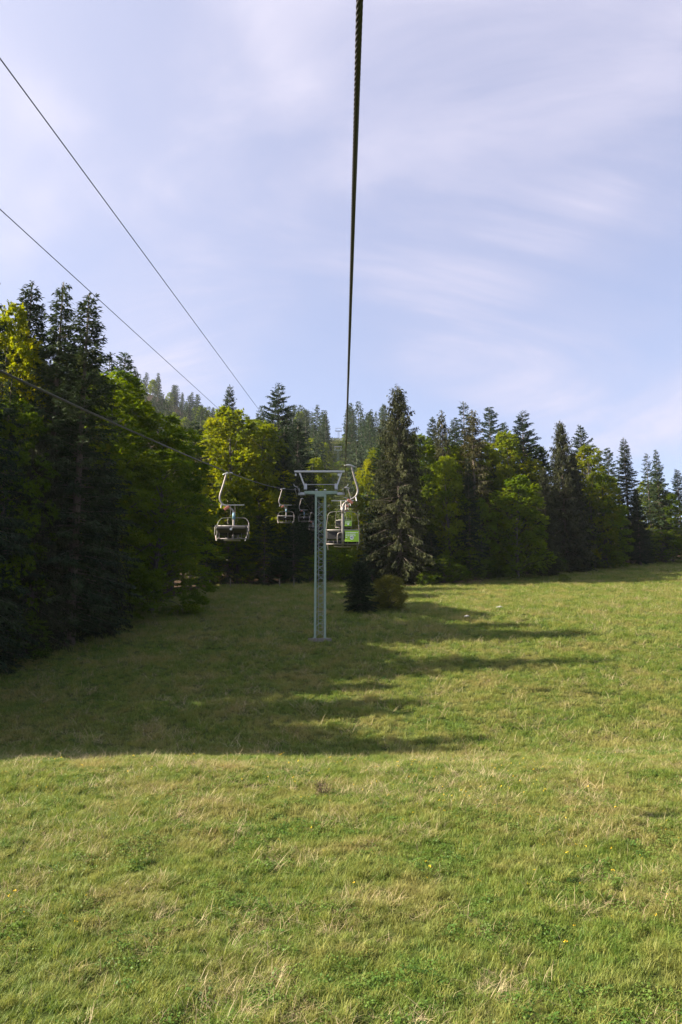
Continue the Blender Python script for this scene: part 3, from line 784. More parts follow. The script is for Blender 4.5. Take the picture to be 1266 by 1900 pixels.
# --- both sides of the cleared lift lane, up the slope
def lane(side, n, group, label):
    for i in range(n):
        Y = 150 + (525 - 150) * ((i + R.uniform(0, 1)) / n) ** 0.85
        row = R.integers(0, 5)
        off = 4.6 + row * 5.5 + R.uniform(0, 2.5) + (1.5 if Y < 250 else 0)
        x = (-3.7 - off) if side < 0 else (0.4 + off)
        k = R.choice(['farspruce0', 'farspruce1', 'farfir0', 'farbeech0'], p=[.36, .3, .24, .1])
        H = R.uniform(18, 27) * (0.75 if k == 'farbeech0' else 1)
        tree(k, kind_of(k) + '_tree', ('tall ' if H > 23 else 'shorter ') + kind_of(k) + (' far up' if Y > 330 else ' low down') + label, 'tree', x, Y, H, R.uniform(0.8, 1.1), LIME if k == 'farbeech0' else (1, 1.03, 1), group)
lane(-1, 95, 'trees along the left side of the cleared lift lane', ' in the dense stand lining the left side of the lift lane')
lane(1, 80, 'trees along the right side of the cleared lift lane', ' in the dense stand lining the right side of the lift lane')

for i in range(46):
    Y = 135 + 360 * (i + R.uniform(0, 1)) / 46
    tree('shrub', 'shrub', 'low green shrub in the cleared lane under the lift', 'shrub', R.uniform(-6.5, 3.5), Y, R.uniform(1.6, 3.4), R.uniform(1.2, 1.9), (0.85, 1.0, 0.9), 'shrubs growing in the cleared lift lane')

# --- far ridge at the left
cnt = 0
while cnt < 190:
    px = R.uniform(235, 560)
    Y = R.uniform(430, 830)
    x = (px - CX) / F_PX * Y * 1.03
    z = gz(x, Y)
    if abs(x + 1.7) < 34: continue
    v = z / Y
    # only ground that shows above the near trees
    if math.degrees(math.atan(v)) < 13.2: continue
    k = R.choice(['farspruce0', 'farspruce1', 'farfir0', 'farbeech0', 'farbeech1'], p=[.26, .2, .22, .17, .15])
    b = k.startswith('farb')
    tree(k, kind_of(k) + '_tree', ('pale green ' if b else 'dark ') + kind_of(k) + (' on the skyline' if Y > 690 else ' on the lower part') + ' of the far hillside behind the maple', 'tree', x, Y, R.uniform(17, 25) * (0.7 if b else 1), R.uniform(0.85, 1.2), (1.2, 1.2, 1) if b else (1, 1.05, 1.05), 'trees on the far left hillside')
    cnt += 1

# ------------------------------------------------------------------ ropes
def rope_z(side, y):
    """height of the haul rope over the line"""
    y = np.asarray(y, float)
    if side < 0: p1 = np.polyfit([8, 25.4, 49, 64.8], [2.90, 5.79, 10.08, 13.37], 2)
    else: p1 = np.polyfit([2.8, 24.4, 48, 64.8], [2.57, 5.76, 10.0, 13.37], 2)
    d = y - 64.8
    z2 = 13.37 + 0.10 * d + 0.000477 * d * d
    z3 = np.interp(y, [418, 507, 620], [108.2, 144.0, 168.0])
    zneg = np.polyval(p1, 0) + np.polyval(np.polyder(p1), 0) * y
    return np.where(y < 0, zneg, np.where(y < 64.8, np.polyval(p1, y), np.where(y < 418, z2, z3)))
def rope_x(side, y):
    return np.where(np.asarray(y) * 0 == 0, -3.58, 0) if side < 0 else np.interp(y, [-60, 3, 25, 64.8, 620], [-0.05, 0.075, 0.14, 0.32, 0.40])

ROPE_R = 0.0145
for side, lab in ((1, 'thick twisted haul rope passing overhead up to the tower'), (-1, 'haul rope of the descending side entering at the left edge')):
    e = empty('haul_rope', (0, 0, 0))
    tag(e, lab, 'cable', 'haul ropes of the lift')
    y0, y1 = (0.6, 17.0) if side > 0 else (4.5, 14.0)
    def P(y): return Vector((float(rope_x(side, y)), float(y), float(rope_z(side, y))))
    yy = list(np.arange(-60, y0 + .01, 4.0)); yy[-1] = y0
    MB().tube([P(y) for y in yy], ROPE_R, 8).build('rope_run', M_ROPE, e, True)
    yy = list(np.arange(y1, 64.8, 1.5)) + list(np.arange(64.8, 420, 5.0)) + list(np.arange(420, 620, 10.0))
    MB().tube([P(y) for y in yy], ROPE_R, 8).build('rope_run', M_ROPE, e, True)
    lay, seg = 0.25, 12
    n = int((y1 - y0) / lay * seg)
    for k in range(6):
        pts = []
        for i in range(n + 1):
            y = y0 + (y1 - y0) * i / n
            a = 2 * math.pi * (i / seg) * -1 + k * math.pi / 3
            c = P(y)
            pts.append(c + Vector((math.cos(a) * 0.0098, 0, math.sin(a) * 0.0098)))
        MB().tube(pts, 0.0056, 5).build('strand', M_ROPE, e, True)

# two plain wires high on the left
def cam_pt(px, py, X):
    t = X / ((px - CX) / F_PX)
    up = (CY - py) / F_PX * t
    return Vector((X, t * CP - up * SP, t * SP + up * CP))
for X, a, b, lab in ((-6.0, (0, 108), (462, 735), 'upper of the two thin wires crossing the sky at the left'), (-8.0, (0, 388), (380, 735), 'lower of the two thin wires crossing the sky at the left')):
    p, q = cam_pt(*a, X), cam_pt(*b, X)
    sl = (q.z - p.z) / (q.y - p.y)
    pts = []
    for y in list(np.arange(-40, 120, 8)) + list(np.arange(120, 419, 15)):
        z = p.z + sl * (y - p.y)
        d = max(0, y - 90)
        zB = 109.5; dB = 418 - 90
        z += (zB - (p.z + sl * (418 - p.y))) * (d / dB) ** 2
        pts.append((X + (X * -0.35) * min(1, d / dB), y, z))
    tag(MB().tube(pts, 0.012, 6).build('overhead_wire', M_WIRE, None, True), lab, 'wire', 'overhead wires')

# ------------------------------------------------------------------ lift tower
def lift_tower(x, y, label):
    zb = gz(x, y)
    top = 12.75 - 1.05                                       # mast height
    e = empty('lift_tower', (x, y, zb)); tag(e, label, 'tower', 'lift towers')
    Hm = top
    def wid(z): return 0.47 - 0.025 * z / Hm
    for sx in (-1, 1):
        for sy in (-1, 1):
            m = MB()
            for k in range(1):
                a = Vector((sx * wid(0), sy * wid(0), 0.1)); b = Vector((sx * wid(Hm), sy * wid(Hm), Hm))
                # an angle section: two flat flanges
                for fx, fy, ox, oy in ((0.15, 0.022, -sx * 0.075, 0), (0.022, 0.15, 0, -sy * 0.075)):
                    P_ = []
                    for q in (a, b):
                        for dx, dy in ((-fx / 2, -fy / 2), (fx / 2, -fy / 2), (fx / 2, fy / 2), (-fx / 2, fy / 2)):
                            P_.append(q + Vector((ox + dx, oy + dy, 0)))
                    bb = len(m.v); m.v += P_
                    m.f += [tuple(bb + i for i in f) for f in ((0, 3, 2, 1), (4, 5, 6, 7), (0, 1, 5, 4), (1, 2, 6, 5), (2, 3, 7, 6), (3, 0, 4, 7))]
            m.build('leg', M_GREEN, e)
    nd = 15
    step = (Hm - 0.5) / nd
    bar = MB().tube([(0, 0, -0.5), (0, 0, 0.5)], 0.028, 4).mesh('brace', M_GREEN)
    for face in range(4):
        for i in range(nd):
            z0, z1 = 0.25 + i * step, 0.25 + (i + 1) * step
            s = 1 if i % 2 else -1
            if face in (1, 2): s = -s
            w = wid((z0 + z1) / 2) - 0.02
            if face < 2:
                yy = w * (1 if face else -1); a, b = Vector((-s * w, yy, z0)), Vector((s * w, yy, z1))
            else:
                xx = w * (1 if face == 2 else -1); a, b = Vector((xx, -s * w, z0)), Vector((xx, s * w, z1))
            o = link('brace', bar, None, e)
            d = b - a
            o.location = (a + b) / 2
            o.rotation_mode = 'QUATERNION'; o.rotation_quaternion = d.to_track_quat('Z', 'Y')
            o.scale = (1, 1, d.length)
    lad = MB()
    for sx in (-0.19, 0.19): lad.tube([(sx + 0.04, 0.30, 0.5), (sx + 0.04, 0.30, Hm - 0.1)], 0.018, 5)
    ld = lad.build('ladder', M_GALV, e)
    rung = MB().tube([(-0.19, 0, 0), (0.19, 0, 0)], 0.013, 5).mesh('rung', M_GALV)
    for i in range(int((Hm - 0.8) / 0.33)):
        o = link('rung', rung, None, ld); o.location = (0.04, 0.30, 0.7 + i * 0.33)
    f = MB().box((0, 0, -0.08), (1.85, 1.7, 0.52), None, 0.03); f.build('foundation', M_CONC, e)
    for sx in (-1, 1):
        for sy in (-1, 1):
            MB().box((sx * 0.43, sy * 0.43, 0.205), (0.28, 0.28, 0.04)).build('foot_plate', M_GREEN, e)
    # head
    MB().box((0, 0, Hm + 0.13), (0.95, 0.62, 0.26), None, 0.02).build('head_block', M_GREEN, e)
    MB().box((0.02, 0, Hm + 0.40), (2.75, 0.34, 0.26), None, 0.02).build('crossarm', M_GREEN, e)
    MB().box((0.02, 0, Hm + 0.262), (1.9, 0.44, 0.03)).build('crossarm_flange', M_GREEN, e)
    zc = Hm + 0.40
    for sx in (-0.36, 0.36):
        MB().tube([(sx, 0, zc + 0.13), (sx, 0, zc + 0.20), (sx, 0, zc + 0.26), (sx, 0, zc + 0.32)], [0.05, 0.13, 0.12, 0.04], 8).build('lifting_eye', M_GALV, e, True)
    return e, zc

TX, TY = at(594, 1186, 64.8)[0], 64.8
# the pair of sheave trains, gantry: built against the ropes
tow, zc = lift_tower(TX, TY, 'green lattice tower with grey gantry in the middle of the meadow')
def local(px, py, dy=0.0):
    p = at(px, py, TY + dy); return Vector((p[0] - TX, dy, p[2] - gz(TX, TY)))
zrope = 13.37 - gz(TX, TY)
def sheave_train(parent, xr, s):
    st = MB()
    st.box((xr - s * 0.16, 0, zrope - 0.30), (0.05, 2.6, 0.16), None, 0.01)
    st.box((xr + s * 0.16, 0, zrope - 0.30), (0.05, 2.6, 0.16), None, 0.01)
    o = st.build('sheave_train', M_GALV, parent)
    MB().box((xr - s * 0.32, 0, zrope - 0.42), (0.62, 0.26, 0.22), None, 0.01).build('train_bracket', M_GALV, parent)
    w = MB().tube([(-0.05, 0, 0), (-0.03, 0, 0), (0.03, 0, 0), (0.05, 0, 0)], [0.19, 0.165, 0.165, 0.19], 18).mesh('sheave', M_WHEEL, False)
    for yy in (-1.15, -0.69, -0.23, 0.23, 0.69, 1.15):
        q = link('sheave', w, None, o); q.location = (xr, yy, zrope - 0.18)
    MB().tube([(xr + s * 0.02, -1.45, zrope - 0.14), (xr + s * 0.22, -1.5, zrope - 0.05), (xr + s * 0.26, -1.5, zrope + 0.10)], 0.025, 6).build('rope_catcher', M_GALV, parent)
    return o
sheave_train(tow, float(rope_x(-1, TY)) - TX, -1)
sheave_train(tow, float(rope_x(1, TY)) - TX, 1)
gl, gr = local(556, 877), local(634, 877)
bl, br_ = local(567, 906), local(624, 906)
for a, b in ((bl, gl), (br_, gr)):
    MB().tube([a, b], 0.085, 4).build('gantry_post', M_GREY, tow)
    MB().box((a.x, 0, a.z + 0.12), (0.26, 0.3, 0.5), None, 0.02).build('gantry_shoe', M_GALV, tow)
bl2, br2 = local(546.5, 875), local(640, 875)
MB().box(((bl2.x + br2.x) / 2, 0, (bl2.z + br2.z) / 2), (br2.x - bl2.x, 0.2, 0.15), None, 0.012).build('gantry_beam', M_GREY, tow)
for px in (549, 629):
    q = local(px, 881); MB().box((q.x, 0, q.z), (0.2 if px > 600 else 0.12, 0.16, 0.2)).build('hoist_bracket', M_GREY, tow)
q1, q2 = local(566, 899), local(625, 899)
MB().tube([q1, q2], 0.025, 6).build('gantry_rail', M_GALV, tow)

# far towers up the lane: small copies without their fine parts
def far_tower(Y, label, mat, hm):
    xm = (float(rope_x(-1, Y)) + float(rope_x(1, Y))) / 2
    zr = float(rope_z(1, Y)); zb = gz(xm, Y)
    e = empty('lift_tower', (xm, Y, zb)); tag(e, label, 'tower', 'lift towers')
    Hm = zr - zb - 0.8
    m = MB()
    for sx in (-1, 1):
        for sy in (-1, 1): m.tube([(sx * 0.5, sy * 0.5, -0.5), (sx * 0.45, sy * 0.45, Hm)], 0.10, 4)
    n = 10
    for i in range(n):
        s = 1 if i % 2 else -1
        for sy in (-0.45, 0.45): m.tube([(-s * 0.45, sy, Hm * i / n), (s * 0.45, sy, Hm * (i + 1) / n)], 0.04, 4)
    m.build('mast', mat, e)
    MB().box((0, 0, Hm + 0.25), (3.9, 0.4, 0.5)).build('crossarm', mat, e)
    g = MB()
    g.tube([(-1.3, 0, Hm + 0.5), (-1.75, 0, Hm + 2.1)], 0.1, 4); g.tube([(1.3, 0, Hm + 0.5), (1.75, 0, Hm + 2.1)], 0.1, 4)
    g.box((0, 0, Hm + 2.2), (4.0, 0.25, 0.24))
    g.build('gantry', M_GREY, e)
    for s in (-1, 1):
        MB().box((s * 1.95, 0, Hm + 0.45), (0.3, 2.4, 0.4)).build('sheave_train', M_GALV, e)
far_tower(418, 'small distant green tower in the cleared lane up the slope', M_GREEN, 10)
far_tower(507, 'tiny topmost tower standing against the sky on the ridge', M_GALV, 10)

# ------------------------------------------------------------------ chairs
def make_chair(label, group, up=0.0):
    """origin: where the grip holds the rope; rider looks to +Y; hanger bows to +X; up lifts the seat on its post"""
    c = empty('lift_chair', (0, 0, 0)); tag(c, label, 'lift chair', group)
    u = up
    MB().tube(smooth_path([(-0.02, 0, 0.015), (0.08, 0, 0.03), (0.2, 0, 0.01), (0.31, 0, -0.03)], 3), [0.024, 0.026, 0.03, 0.034, 0.036, 0.036, 0.034, 0.03, 0.026, 0.022], 8).build('grip', M_GALV, c, True)
    pts = smooth_path([(0.19, 0, 0.0), (0.24, 0, -0.20), (0.31, 0, -0.46), (0.375, 0, -0.68), (0.385, 0, -0.84), (0.31, 0, -0.99), (0.10, 0, -1.12), (-0.05, 0, -1.22), (-0.085, 0, -1.40)], 5)
    MB().tube(pts, 0.031, 10).build('hanger', M_CHAIR, c, True)
    MB().tube([(-0.085, 0, -1.30), (-0.085, 0, -1.40), (-0.085, 0.0, -2.06 + u), (-0.085, 0.06, -2.36 + u), (-0.085, 0.12, -2.50 + u)], 0.039, 10).build('centre_post', M_CHAIR, c, True)
    MB().tube([(-0.085, 0, -1.30), (-0.085, 0, -1.52)], 0.048, 10).build('collar', M_BLUE if up else M_CHAIR, c, True)
    MB().box((0.15, 0, -1.14), (0.2, 0.08, 0.085), Matrix.Rotation(0.6, 3, 'Y'), 0.01).build('clamp', M_RED, c)
    MB().tube([(0.33, -0.02, -1.0), (0.35, -0.04, -1.13)], 0.022, 6).build('cable_end', M_GALV, c)
    W = 0.515; X0 = -0.085
    for s in (-1, 1):
        p = smooth_path([(X0 + s * 0.05, 0.0, -1.46), (X0 + s * 0.28, 0.0, -1.47), (X0 + s * (W - 0.13), 0.02, -1.49), (X0 + s * (W - 0.06), 0.04, -1.56), (X0 + s * (W - 0.02), 0.08, -1.80 + u * .5), (X0 + s * W, 0.12, -2.08 + u), (X0 + s * W, 0.16, -2.48 + u)], 4)
        MB().tube(p, 0.0095, 8).build('side_frame', M_CHAIR, c, True)
        MB().tube(smooth_path([(X0 + s * (W + 0.005), 0.02, -2.03 + u), (X0 + s * (W + 0.005), 0.28, -2.06 + u), (X0 + s * (W + 0.005), 0.50, -2.15 + u), (X0 + s * (W + 0.005), 0.55, -2.44 + u)], 4), 0.0115, 8).build('armrest', M_CHAIR, c, True)
        MB().tube([(X0 + s * (W - 0.02), 0.50, -2.42 + u), (X0 + s * (W - 0.06), 0.56, -2.60 + u)], 0.016, 6).build('foot_stub', M_CHAIR, c)
    MB().tube([(X0 - 0.36, 0.20, -1.08), (X0 + 0.36, 0.20, -1.08)], 0.013, 8).build('safety_bar', M_GALV, c)
    for s in (-1, 1):
        MB().tube([(X0 + s * 0.075 + 0.02, 0.19, -1.08), (X0 + s * 0.075 + 0.02, 0.06, -1.40)], 0.011, 6).build('safety_bar_arm', M_CHAIR, c)
    rails = MB()
    rails.tube([(X0 - W, 0.05, -2.04 + u), (X0 + W, 0.05, -2.04 + u)], 0.018, 8)
    rails.tube([(X0 - W, 0.13, -2.47 + u), (X0 + W, 0.13, -2.47 + u)], 0.014, 8)
    for x in (-0.28, 0.16, 0.44): rails.tube([(X0 + x, 0.12, -2.1 + u), (X0 + x, 0.13, -2.46 + u), (X0 + x, 0.54, -2.49 + u)], 0.012, 6)
    rails.tube(smooth_path([(X0 - 0.02, 0.0, -2.13 + u), (X0 - 0.12, 0.0, -2.14 + u), (X0 - 0.16, 0.02, -2.22 + u), (X0 - 0.16, 0.08, -2.46 + u)], 4), 0.018, 8)
    rails.build('seat_frame', M_CHAIR, c, True)
    sz = -2.42 if not up else -2.20
    for s in (-1, 1):
        MB().box((X0 + s * 0.25, 0.345, sz + u), (0.485, 0.44, 0.13), Matrix.Rotation(0.12 if up else 0.0, 3, 'X'), 0.04).build('seat', M_RUBBER, c)
        MB().box((X0 + s * 0.25, 0.085, -2.20 + u), (0.485, 0.05, 0.27), Matrix.Rotation(-0.12, 3, 'X'), 0.012).build('backrest', M_RUBBER, c)
    MB().box((X0, 0.25, -2.545 + u), (0.52, 0.26, 0.02), None, 0.005).build('under_plate', M_CONC, c)
    MB().tube([(X0, 0.62, sz - 0.03 + u), (X0, 0.565, sz - 0.03 + u)], 0.04, 8).build('centre_hook', M_GALV, c)
    # green sign on the back of the right half
    if up: return c, None
    sg = MB().box((X0 + 0.285, 0.018, -2.235 + u), (0.43, 0.012, 0.35), None, 0.003).build('sign', M_SIGN, c)
    for z, runs in ((-2.125, ((0.09, 0.035), (0.145, 0.05), (0.205, 0.22), (0.44, 0.03))), (-2.175, ((0.09, 0.06), (0.165, 0.035), (0.215, 0.18))), (-2.225, ((0.09, 0.05), (0.15, 0.06), (0.225, 0.11), (0.345, 0.06))), (-2.278, ((0.09, 0.05),))):
        for x, l in runs:
            MB().box((X0 + x + l / 2, 0.0105, z + u), (l, 0.003, 0.017)).build('lettering', M_WHITE, sg)
    MB().tube([(X0 + 0.285, 0.012, -2.285 + u), (X0 + 0.285, 0.0085, -2.285 + u)], 0.062, 24).build('number_disc', M_WHITE, sg)
    return c, sg

chairs = []
proto, psign = make_chair('nearest ascending chair with a large green sign, beside the tower', 'chairs on the ascending side')
ords = ['nearest', 'second', 'third', 'fourth', 'fifth', 'sixth', 'seventh', 'eighth', 'ninth', 'tenth', 'eleventh', 'twelfth']
templ = copy_tree(proto)
fnt = bpy.data.curves.new('number', 'FONT')
fnt.body = '43'; fnt.size = 0.095; fnt.align_x = 'CENTER'; fnt.align_y = 'CENTER'; fnt.extrude = 0.001; fnt.offset = 0.002
fnt.materials.append(M_BLACK)
_tmp = bpy.data.objects.new('number_text', fnt)
fo = link('number', bpy.data.meshes.new_from_object(_tmp), None, psign); bpy.data.objects.remove(_tmp)
fo.location = (-0.085 + 0.285, 0.0065, -2.285); fo.rotation_euler = (math.pi / 2, 0, 0)

def place_chair(o, side, y, label, group):
    o.location = (float(rope_x(side, y)), y, float(rope_z(side, y)) - 0.005)
    o.rotation_euler = (0, 0, 0 if side > 0 else math.pi)
    tag(o, label, 'lift chair', group)
up_y = [24.6 + 24.3 * i for i in range(10)]
dn_y = [25.6 + 24.4 * i for i in range(10)]
place_chair(proto, 1, up_y[0], 'nearest ascending chair with a large green sign, right of the tower mast', 'chairs on the ascending side')
for i, y in enumerate(up_y[1:]):
    o = templ if i == len(up_y) - 2 else copy_tree(templ)
    lab = ['second ascending chair, its green sign just above the nearest sign', 'third ascending chair, small green sign behind the second'][i] if i < 2 else f'tiny {ords[i + 1]} ascending chair up the line behind the tower'
    place_chair(o, 1, y, lab, 'chairs on the ascending side')
down, _ = make_chair('descending chair', 'chairs on the descending side', 0.30)
for i, y in enumerate(dn_y):
    o = down if i == len(dn_y) - 1 else copy_tree(down)
    lab = ['nearest descending chair, hanging alone in front of the maple', 'second descending chair, left of the tower head', 'third descending chair, just below the left sheaves'][i] if i < 3 else f'small {ords[i]} descending chair up the line behind the tower'
    place_chair(o, -1, y, lab, 'chairs on the descending side')

# ------------------------------------------------------------------ meadow cover
SRC = bpy.data.collections.new('clump_sources')         # not linked to the scene: only instanced
def blades_mesh(name, rng, n, hmin, hmax, w, spread, lean, mat, curl=0.5):
    V = []
    for i in range(n):
        a = rng.uniform(0, 6.28); r = spread * math.sqrt(rng.random())
        p = np.array([math.cos(a) * r, math.sin(a) * r, -0.02])
        h = rng.uniform(hmin, hmax)
        b = rng.uniform(0, 6.28); ln = lean * rng.uniform(0.3, 1.3)
        d = np.array([math.cos(b) * ln, math.sin(b) * ln, 1.0]); d /= np.linalg.norm(d)
        d2 = d + np.array([math.cos(b), math.sin(b), -0.7]) * curl * rng.uniform(0.3, 1.2); d2 /= np.linalg.norm(d2)
        sd = np.array([-math.sin(b), math.cos(b), 0]) * w * rng.uniform(0.7, 1.3) / 2
        m = p + d * h * 0.55; t = m + d2 * h * 0.55
        V.append([p - sd, p + sd, m + sd * .9, m - sd * .9]); V.append([m - sd * .9, m + sd * .9, t + sd * .12, t - sd * .12])
    me = quads_mesh(name, np.array(V)); me.materials.append(mat)
    return me
def src(prefix, meshes):
    c = bpy.data.collections.new(prefix)
    for k, me in enumerate(meshes):
        o = bpy.data.objects.new('%s_clump_%02d' % (prefix, k), me); c.objects.link(o)
    return c
rg = np.random.default_rng(5)
grass_src = src('grass', [blades_mesh('grass', rg, 34, 0.07, 0.20, 0.011, 0.16, 0.55 + 0.12 * k, M_GRASS) for k in range(6)])
tuft_src = src('tuft', [blades_mesh('tuft', rg, 44, 0.14, 0.34, 0.011, 0.12, 0.6, M_GRASS, 0.8) for k in range(3)])
straw_src = src('straw', [blades_mesh('straw', rg, 14, 0.14, 0.50, 0.010, 0.22, 2.6, M_STRAW, 0.4) for k in range(5)])
stalk_src = src('stalk', [blades_mesh('stalk', rg, 4, 0.30, 0.60, 0.007, 0.10, 0.7, M_STRAW, 0.7) for k in range(4)])
def leaf_clump(rng, n, mat, s, z0, z1, spread):
    P = np.stack([rng.normal(0, spread, n), rng.normal(0, spread, n), rng.uniform(z0, z1, n)], -1)
    a = rng.uniform(0, 6.28, n); D = norm(np.stack([np.cos(a), np.sin(a), rng.uniform(-0.1, 0.6, n)], -1))
    me = quads_mesh('leaf', sprigs(P, D, s * rng.uniform(0.7, 1.3, n), s * 0.75 * rng.uniform(0.7, 1.3, n), rng, 0.4)); me.materials.append(mat)
    return me
clover_src = src('clover', [leaf_clump(rg, 40, M_CLOVER, 0.05, 0.02, 0.10, 0.11) for k in range(4)])
flower_src = src('flower', [leaf_clump(rg, 7, M_FLOWER, 0.028, 0.16, 0.20, 0.012) for k in range(2)])

def scatter(name, pts, scl, collection, label):
    n = len(pts)
    me = bpy.data.meshes.new(name)
    me.vertices.add(n); me.vertices.foreach_set('co', pts.reshape(-1).astype(np.float32))
    a = me.attributes.new('scl', 'FLOAT', 'POINT'); a.data.foreach_set('value', scl.astype(np.float32))
    rot = np.stack([R.normal(0, 0.12, n) + 0.12, R.normal(0, 0.12, n), R.uniform(0, 6.28, n)], -1)
    a = me.attributes.new('rot', 'FLOAT_VECTOR', 'POINT'); a.data.foreach_set('vector', rot.reshape(-1).astype(np.float32))
    o = link(name, me)
    tag(o, label, 'grass', kind='stuff')
    ng = bpy.data.node_groups.new(name + '_nodes', 'GeometryNodeTree')
    ng.interface.new_socket('Geometry', in_out='INPUT', socket_type='NodeSocketGeometry')
    ng.interface.new_socket('Geometry', in_out='OUTPUT', socket_type='NodeSocketGeometry')
    N, L = ng.nodes, ng.links
    gi, gout = N.new('NodeGroupInput'), N.new('NodeGroupOutput')
    ip = N.new('GeometryNodeInstanceOnPoints')
    ci = N.new('GeometryNodeCollectionInfo'); ci.inputs['Collection'].default_value = collection
    ci.inputs['Separate Children'].default_value = True; ci.inputs['Reset Children'].default_value = True
    na = N.new('GeometryNodeInputNamedAttribute'); na.data_type = 'FLOAT'; na.inputs['Name'].default_value = 'scl'
    nr = N.new('GeometryNodeInputNamedAttribute'); nr.data_type = 'FLOAT_VECTOR'; nr.inputs['Name'].default_value = 'rot'
    e2r = N.new('FunctionNodeEulerToRotation')
    L.new(nr.outputs[0], e2r.inputs[0])
    L.new(gi.outputs[0], ip.inputs['Points']); L.new(ci.outputs[0], ip.inputs['Instance'])
    ip.inputs['Pick Instance'].default_value = True
    L.new(e2r.outputs[0], ip.inputs['Rotation']); L.new(na.outputs[0], ip.inputs['Scale'])
    L.new(ip.outputs[0], gout.inputs[0])
    md = o.modifiers.new('scatter', 'NODES'); md.node_group = ng
    return o

def spots(bands, keep=None):
    """points on the meadow inside what the camera can see, plus a margin"""
    out, sc = [], []
    for y0, y1, dens, s in bands:
        wmax = 0.45 * y1 + 6
        n = int(2 * wmax * (y1 - y0) * dens)
        x = R.uniform(-wmax, wmax, n); y = R.uniform(y0, y1, n)
        m = (np.abs(x) < 0.45 * y + 6) & (wood(x, y) < 0.4)
        x, y = x[m], y[m]
        if keep is not None:
            q = R.random(len(x)) < keep(x, y); x, y = x[q], y[q]
        out.append(np.stack([x, y, ground(x, y)], -1)); sc.append(s * R.uniform(0.7, 1.3, len(x)))
    return np.concatenate(out), np.concatenate(sc)
def patch(sc_, lo, hi, seed):
    return lambda x, y: np.clip((0.65 * vnoise(x * sc_, y * sc_, seed) + 0.35 * vnoise(x * sc_ * 2.7, y * sc_ * 2.7, seed + 1) - lo) / (hi - lo), 0, 1)
p, s = spots([(11, 24, 48, 0.95), (24, 40, 36, 1.1), (40, 62, 14, 1.5), (62, 160, 6.0, 2.0)])
p2, s2 = spots([(160, 510, 0.9, 3.2)], lambda x, y: (np.abs(x + 1.7) < 7).astype(float))
p, s = np.concatenate([p, p2]), np.concatenate([s, s2])
scatter('meadow_grass', p, s, grass_src, 'short green meadow grass covering the slope')
p, s = spots([(11, 40, 9, 1.05), (40, 120, 1.4, 1.4)], patch(0.8, 0.5, 0.66, 20))
scatter('grass_tufts', p, s, tuft_src, 'taller green grass tufts scattered over the meadow')
p, s = spots([(11, 24, 18, 0.9), (24, 40, 13, 1.1), (40, 140, 2.2, 1.6)], patch(0.6, 0.42, 0.66, 30))
scatter('straw_litter', p, s, straw_src, 'dry straw lying in the meadow grass')
p, s = spots([(11, 40, 2.2, 1.0), (40, 120, 0.35, 1.1)], patch(0.2, 0.35, 0.75, 40))
scatter('dry_stalks', p, s, stalk_src, 'thin dry grass stalks standing in the meadow')
p, s = spots([(11, 40, 16, 1.1), (40, 70, 2, 1.5)], patch(0.7, 0.52, 0.66, 50))
scatter('clover_patches', p, s, clover_src, 'dark green clover patches in the meadow grass')
p, s = spots([(13, 40, 1.1, 1.0)], patch(0.15, 0.5, 0.7, 60))
scatter('yellow_flowers', p, s, flower_src, 'small yellow meadow flowers in the near grass')

# ------------------------------------------------------------------ small things on the meadow
def clump_thing(name, label, cat, px, py, me, s, mat=None, group=None):
    x, y, z = hit(px, py)
    o = link(name, me, mat); o.location = (x, y, z - 0.02); o.scale = (s, s, s)
    return tag(o, label, cat, group)
rw = np.random.default_rng(9)
def weed_mesh(rng):
    m = MB()
    for i in range(26):
        a = rng.uniform(0, 6.28); l = rng.uniform(0.1, 0.32)
        h = rng.uniform(0.28, 0.62)
        base = Vector((math.cos(a) * 0.1 * rng.random(), math.sin(a) * 0.1 * rng.random(), 0))
        top = base + Vector((math.cos(a) * l, math.sin(a) * l, h))
        mid = (base + top) / 2 + Vector((0, 0, 0.05))
        m.tube([base, mid, top], [0.006, 0.005, 0.003], 3, False)
        for k in range(9):
            t = rng.uniform(0.35, 1.0); q = base.lerp(top, t) + Vector((0, 0, 0.05 * (1 - t)))
            d = Vector(rng.normal(0, 1, 3)).normalized() * rng.uniform(0.03, 0.08)
            m.tube([q, q + d], [0.010, 0.004], 3, False)
    return m.mesh('dry_weed', M_WEED)
clump_thing('dry_weed', 'brown dried weed clump standing alone in the near meadow', 'weed', 600, 1478, weed_mesh(rw), 0.95)
clump_thing('grass_tussock', 'dense bright green tussock on the meadow crest', 'grass tussock', 745, 1408, blades_mesh('tussock', rw, 420, 0.16, 0.34, 0.013, 0.50, 0.9, M_CLOVER, 0.8), 1.0)
clump_thing('grass_tussock', 'broad green tussock on the crest left of centre', 'grass tussock', 490, 1412, blades_mesh('tussock', rw, 420, 0.16, 0.36, 0.013, 0.55, 0.9, M_GRASS, 0.8), 1.1)
x, y, z = hit(1047, 1081)
tree('shrub', 'shrub', 'tiny lone dark shrub on the sunny right slope', 'shrub', x, y, 1.15, 1.35, (0.8, 0.85, 0.8))
def stone_mesh(rng):
    v, f = [], []
    for j in range(5):
        for i in range(8):
            th = math.pi * (j + 0.5) / 5; ph = 2 * math.pi * i / 8; r = rng.uniform(0.8, 1.15)
            v.append((math.sin(th) * math.cos(ph) * r * 0.4, math.sin(th) * math.sin(ph) * r * 0.25, math.cos(th) * r * 0.16))
    for j in range(4):
        for i in range(8): f.append((j * 8 + i, (j + 1) * 8 + i, (j + 1) * 8 + (i + 1) % 8, j * 8 + (i + 1) % 8))
    f += [tuple(range(8)), tuple(range(39, 31, -1))]
    return pydata('stone', v, f)
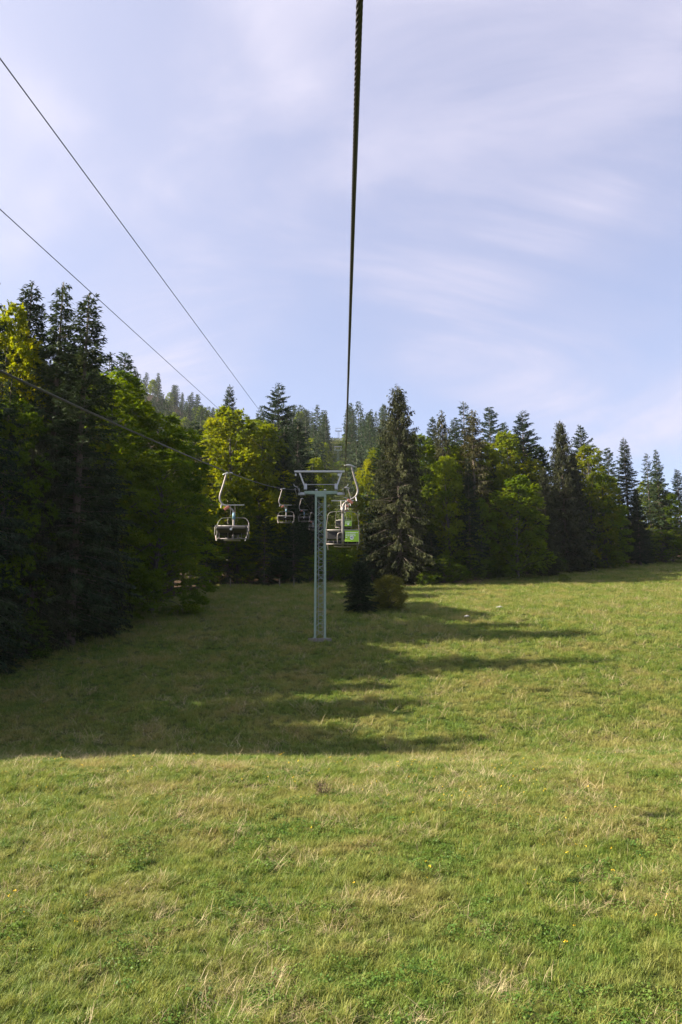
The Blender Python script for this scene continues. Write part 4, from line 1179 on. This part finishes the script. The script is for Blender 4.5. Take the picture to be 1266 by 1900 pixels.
for px, py, s, lab in ((927, 1129, 0.9, 'pale stone lying in the sunny right meadow'), (866, 1146, 0.7, 'smaller pale stone in the shaded right meadow')):
    o = clump_thing('stone', lab, 'stone', px, py, stone_mesh(rw), s, M_STONE, 'pale stones in the meadow'); o.location.z += 0.12
post = MB().tube([(0, 0, -0.3), (0.01, 0, 0.6), (0.02, 0.01, 1.15), (0.02, 0.01, 1.18)], [0.06, 0.058, 0.055, 0.03], 7).mesh('fence_post', M_POST)
for px, lab in ((391, 'grey fence post at the meadow edge beside the left beech'), (429, 'grey fence post under the nearest descending chair'), (520, 'grey fence post below the second descending chair'), (546, 'grey fence post just left of the tower mast')):
    x, y, z = hit(px, 1089, 60)
    o = link('fence_post', post); o.location = (x, y - 0.5, gz(x, y - 0.5)); o.rotation_euler = (R.normal(0, .04), R.normal(0, .04), R.uniform(0, 6))
    tag(o, lab, 'fence post', 'posts of the pasture fence')
bp = MB()
for i in range(40):
    a = Vector((rw.uniform(-1.8, 1.8), rw.uniform(-0.5, 0.5), rw.uniform(0, 0.5))); d = Vector((rw.normal(0, 1), rw.normal(0, 0.4), rw.normal(0, 0.35))).normalized() * rw.uniform(0.5, 1.4)
    bp.tube([a, a + d * .5 + Vector((0, 0, .05)), a + d], [0.03, 0.022, 0.008], 4, False)
x, y, z = hit(875, 1084, 60)
o = bp.build('brush_pile', bark('dead_brush', (0.10, 0.06, 0.04), (0.26, 0.17, 0.11))); o.location = (x, y - 0.3, gz(x, y - 0.3))
tag(o, 'pile of brown dead branches at the foot of the right forest', 'brush pile')

# ------------------------------------------------------------------ air
hm, hnt, HN, HL, HP = mat_new('haze_air')
HN.remove(HP)
pv = HN.new('ShaderNodeVolumePrincipled')
pv.inputs['Color'].default_value = (0.86, 0.91, 1.0, 1)
pv.inputs['Density'].default_value = 0.00006
pv.inputs['Anisotropy'].default_value = 0.2
HL.new(pv.outputs[0], HN['Material Output'].inputs['Volume'])
hz = MB().box((0, 675, 125), (2900, 1790, 560)).build('haze', hm)
tag(hz, 'thin pale air between camera and far hillside', 'haze', kind='stuff')
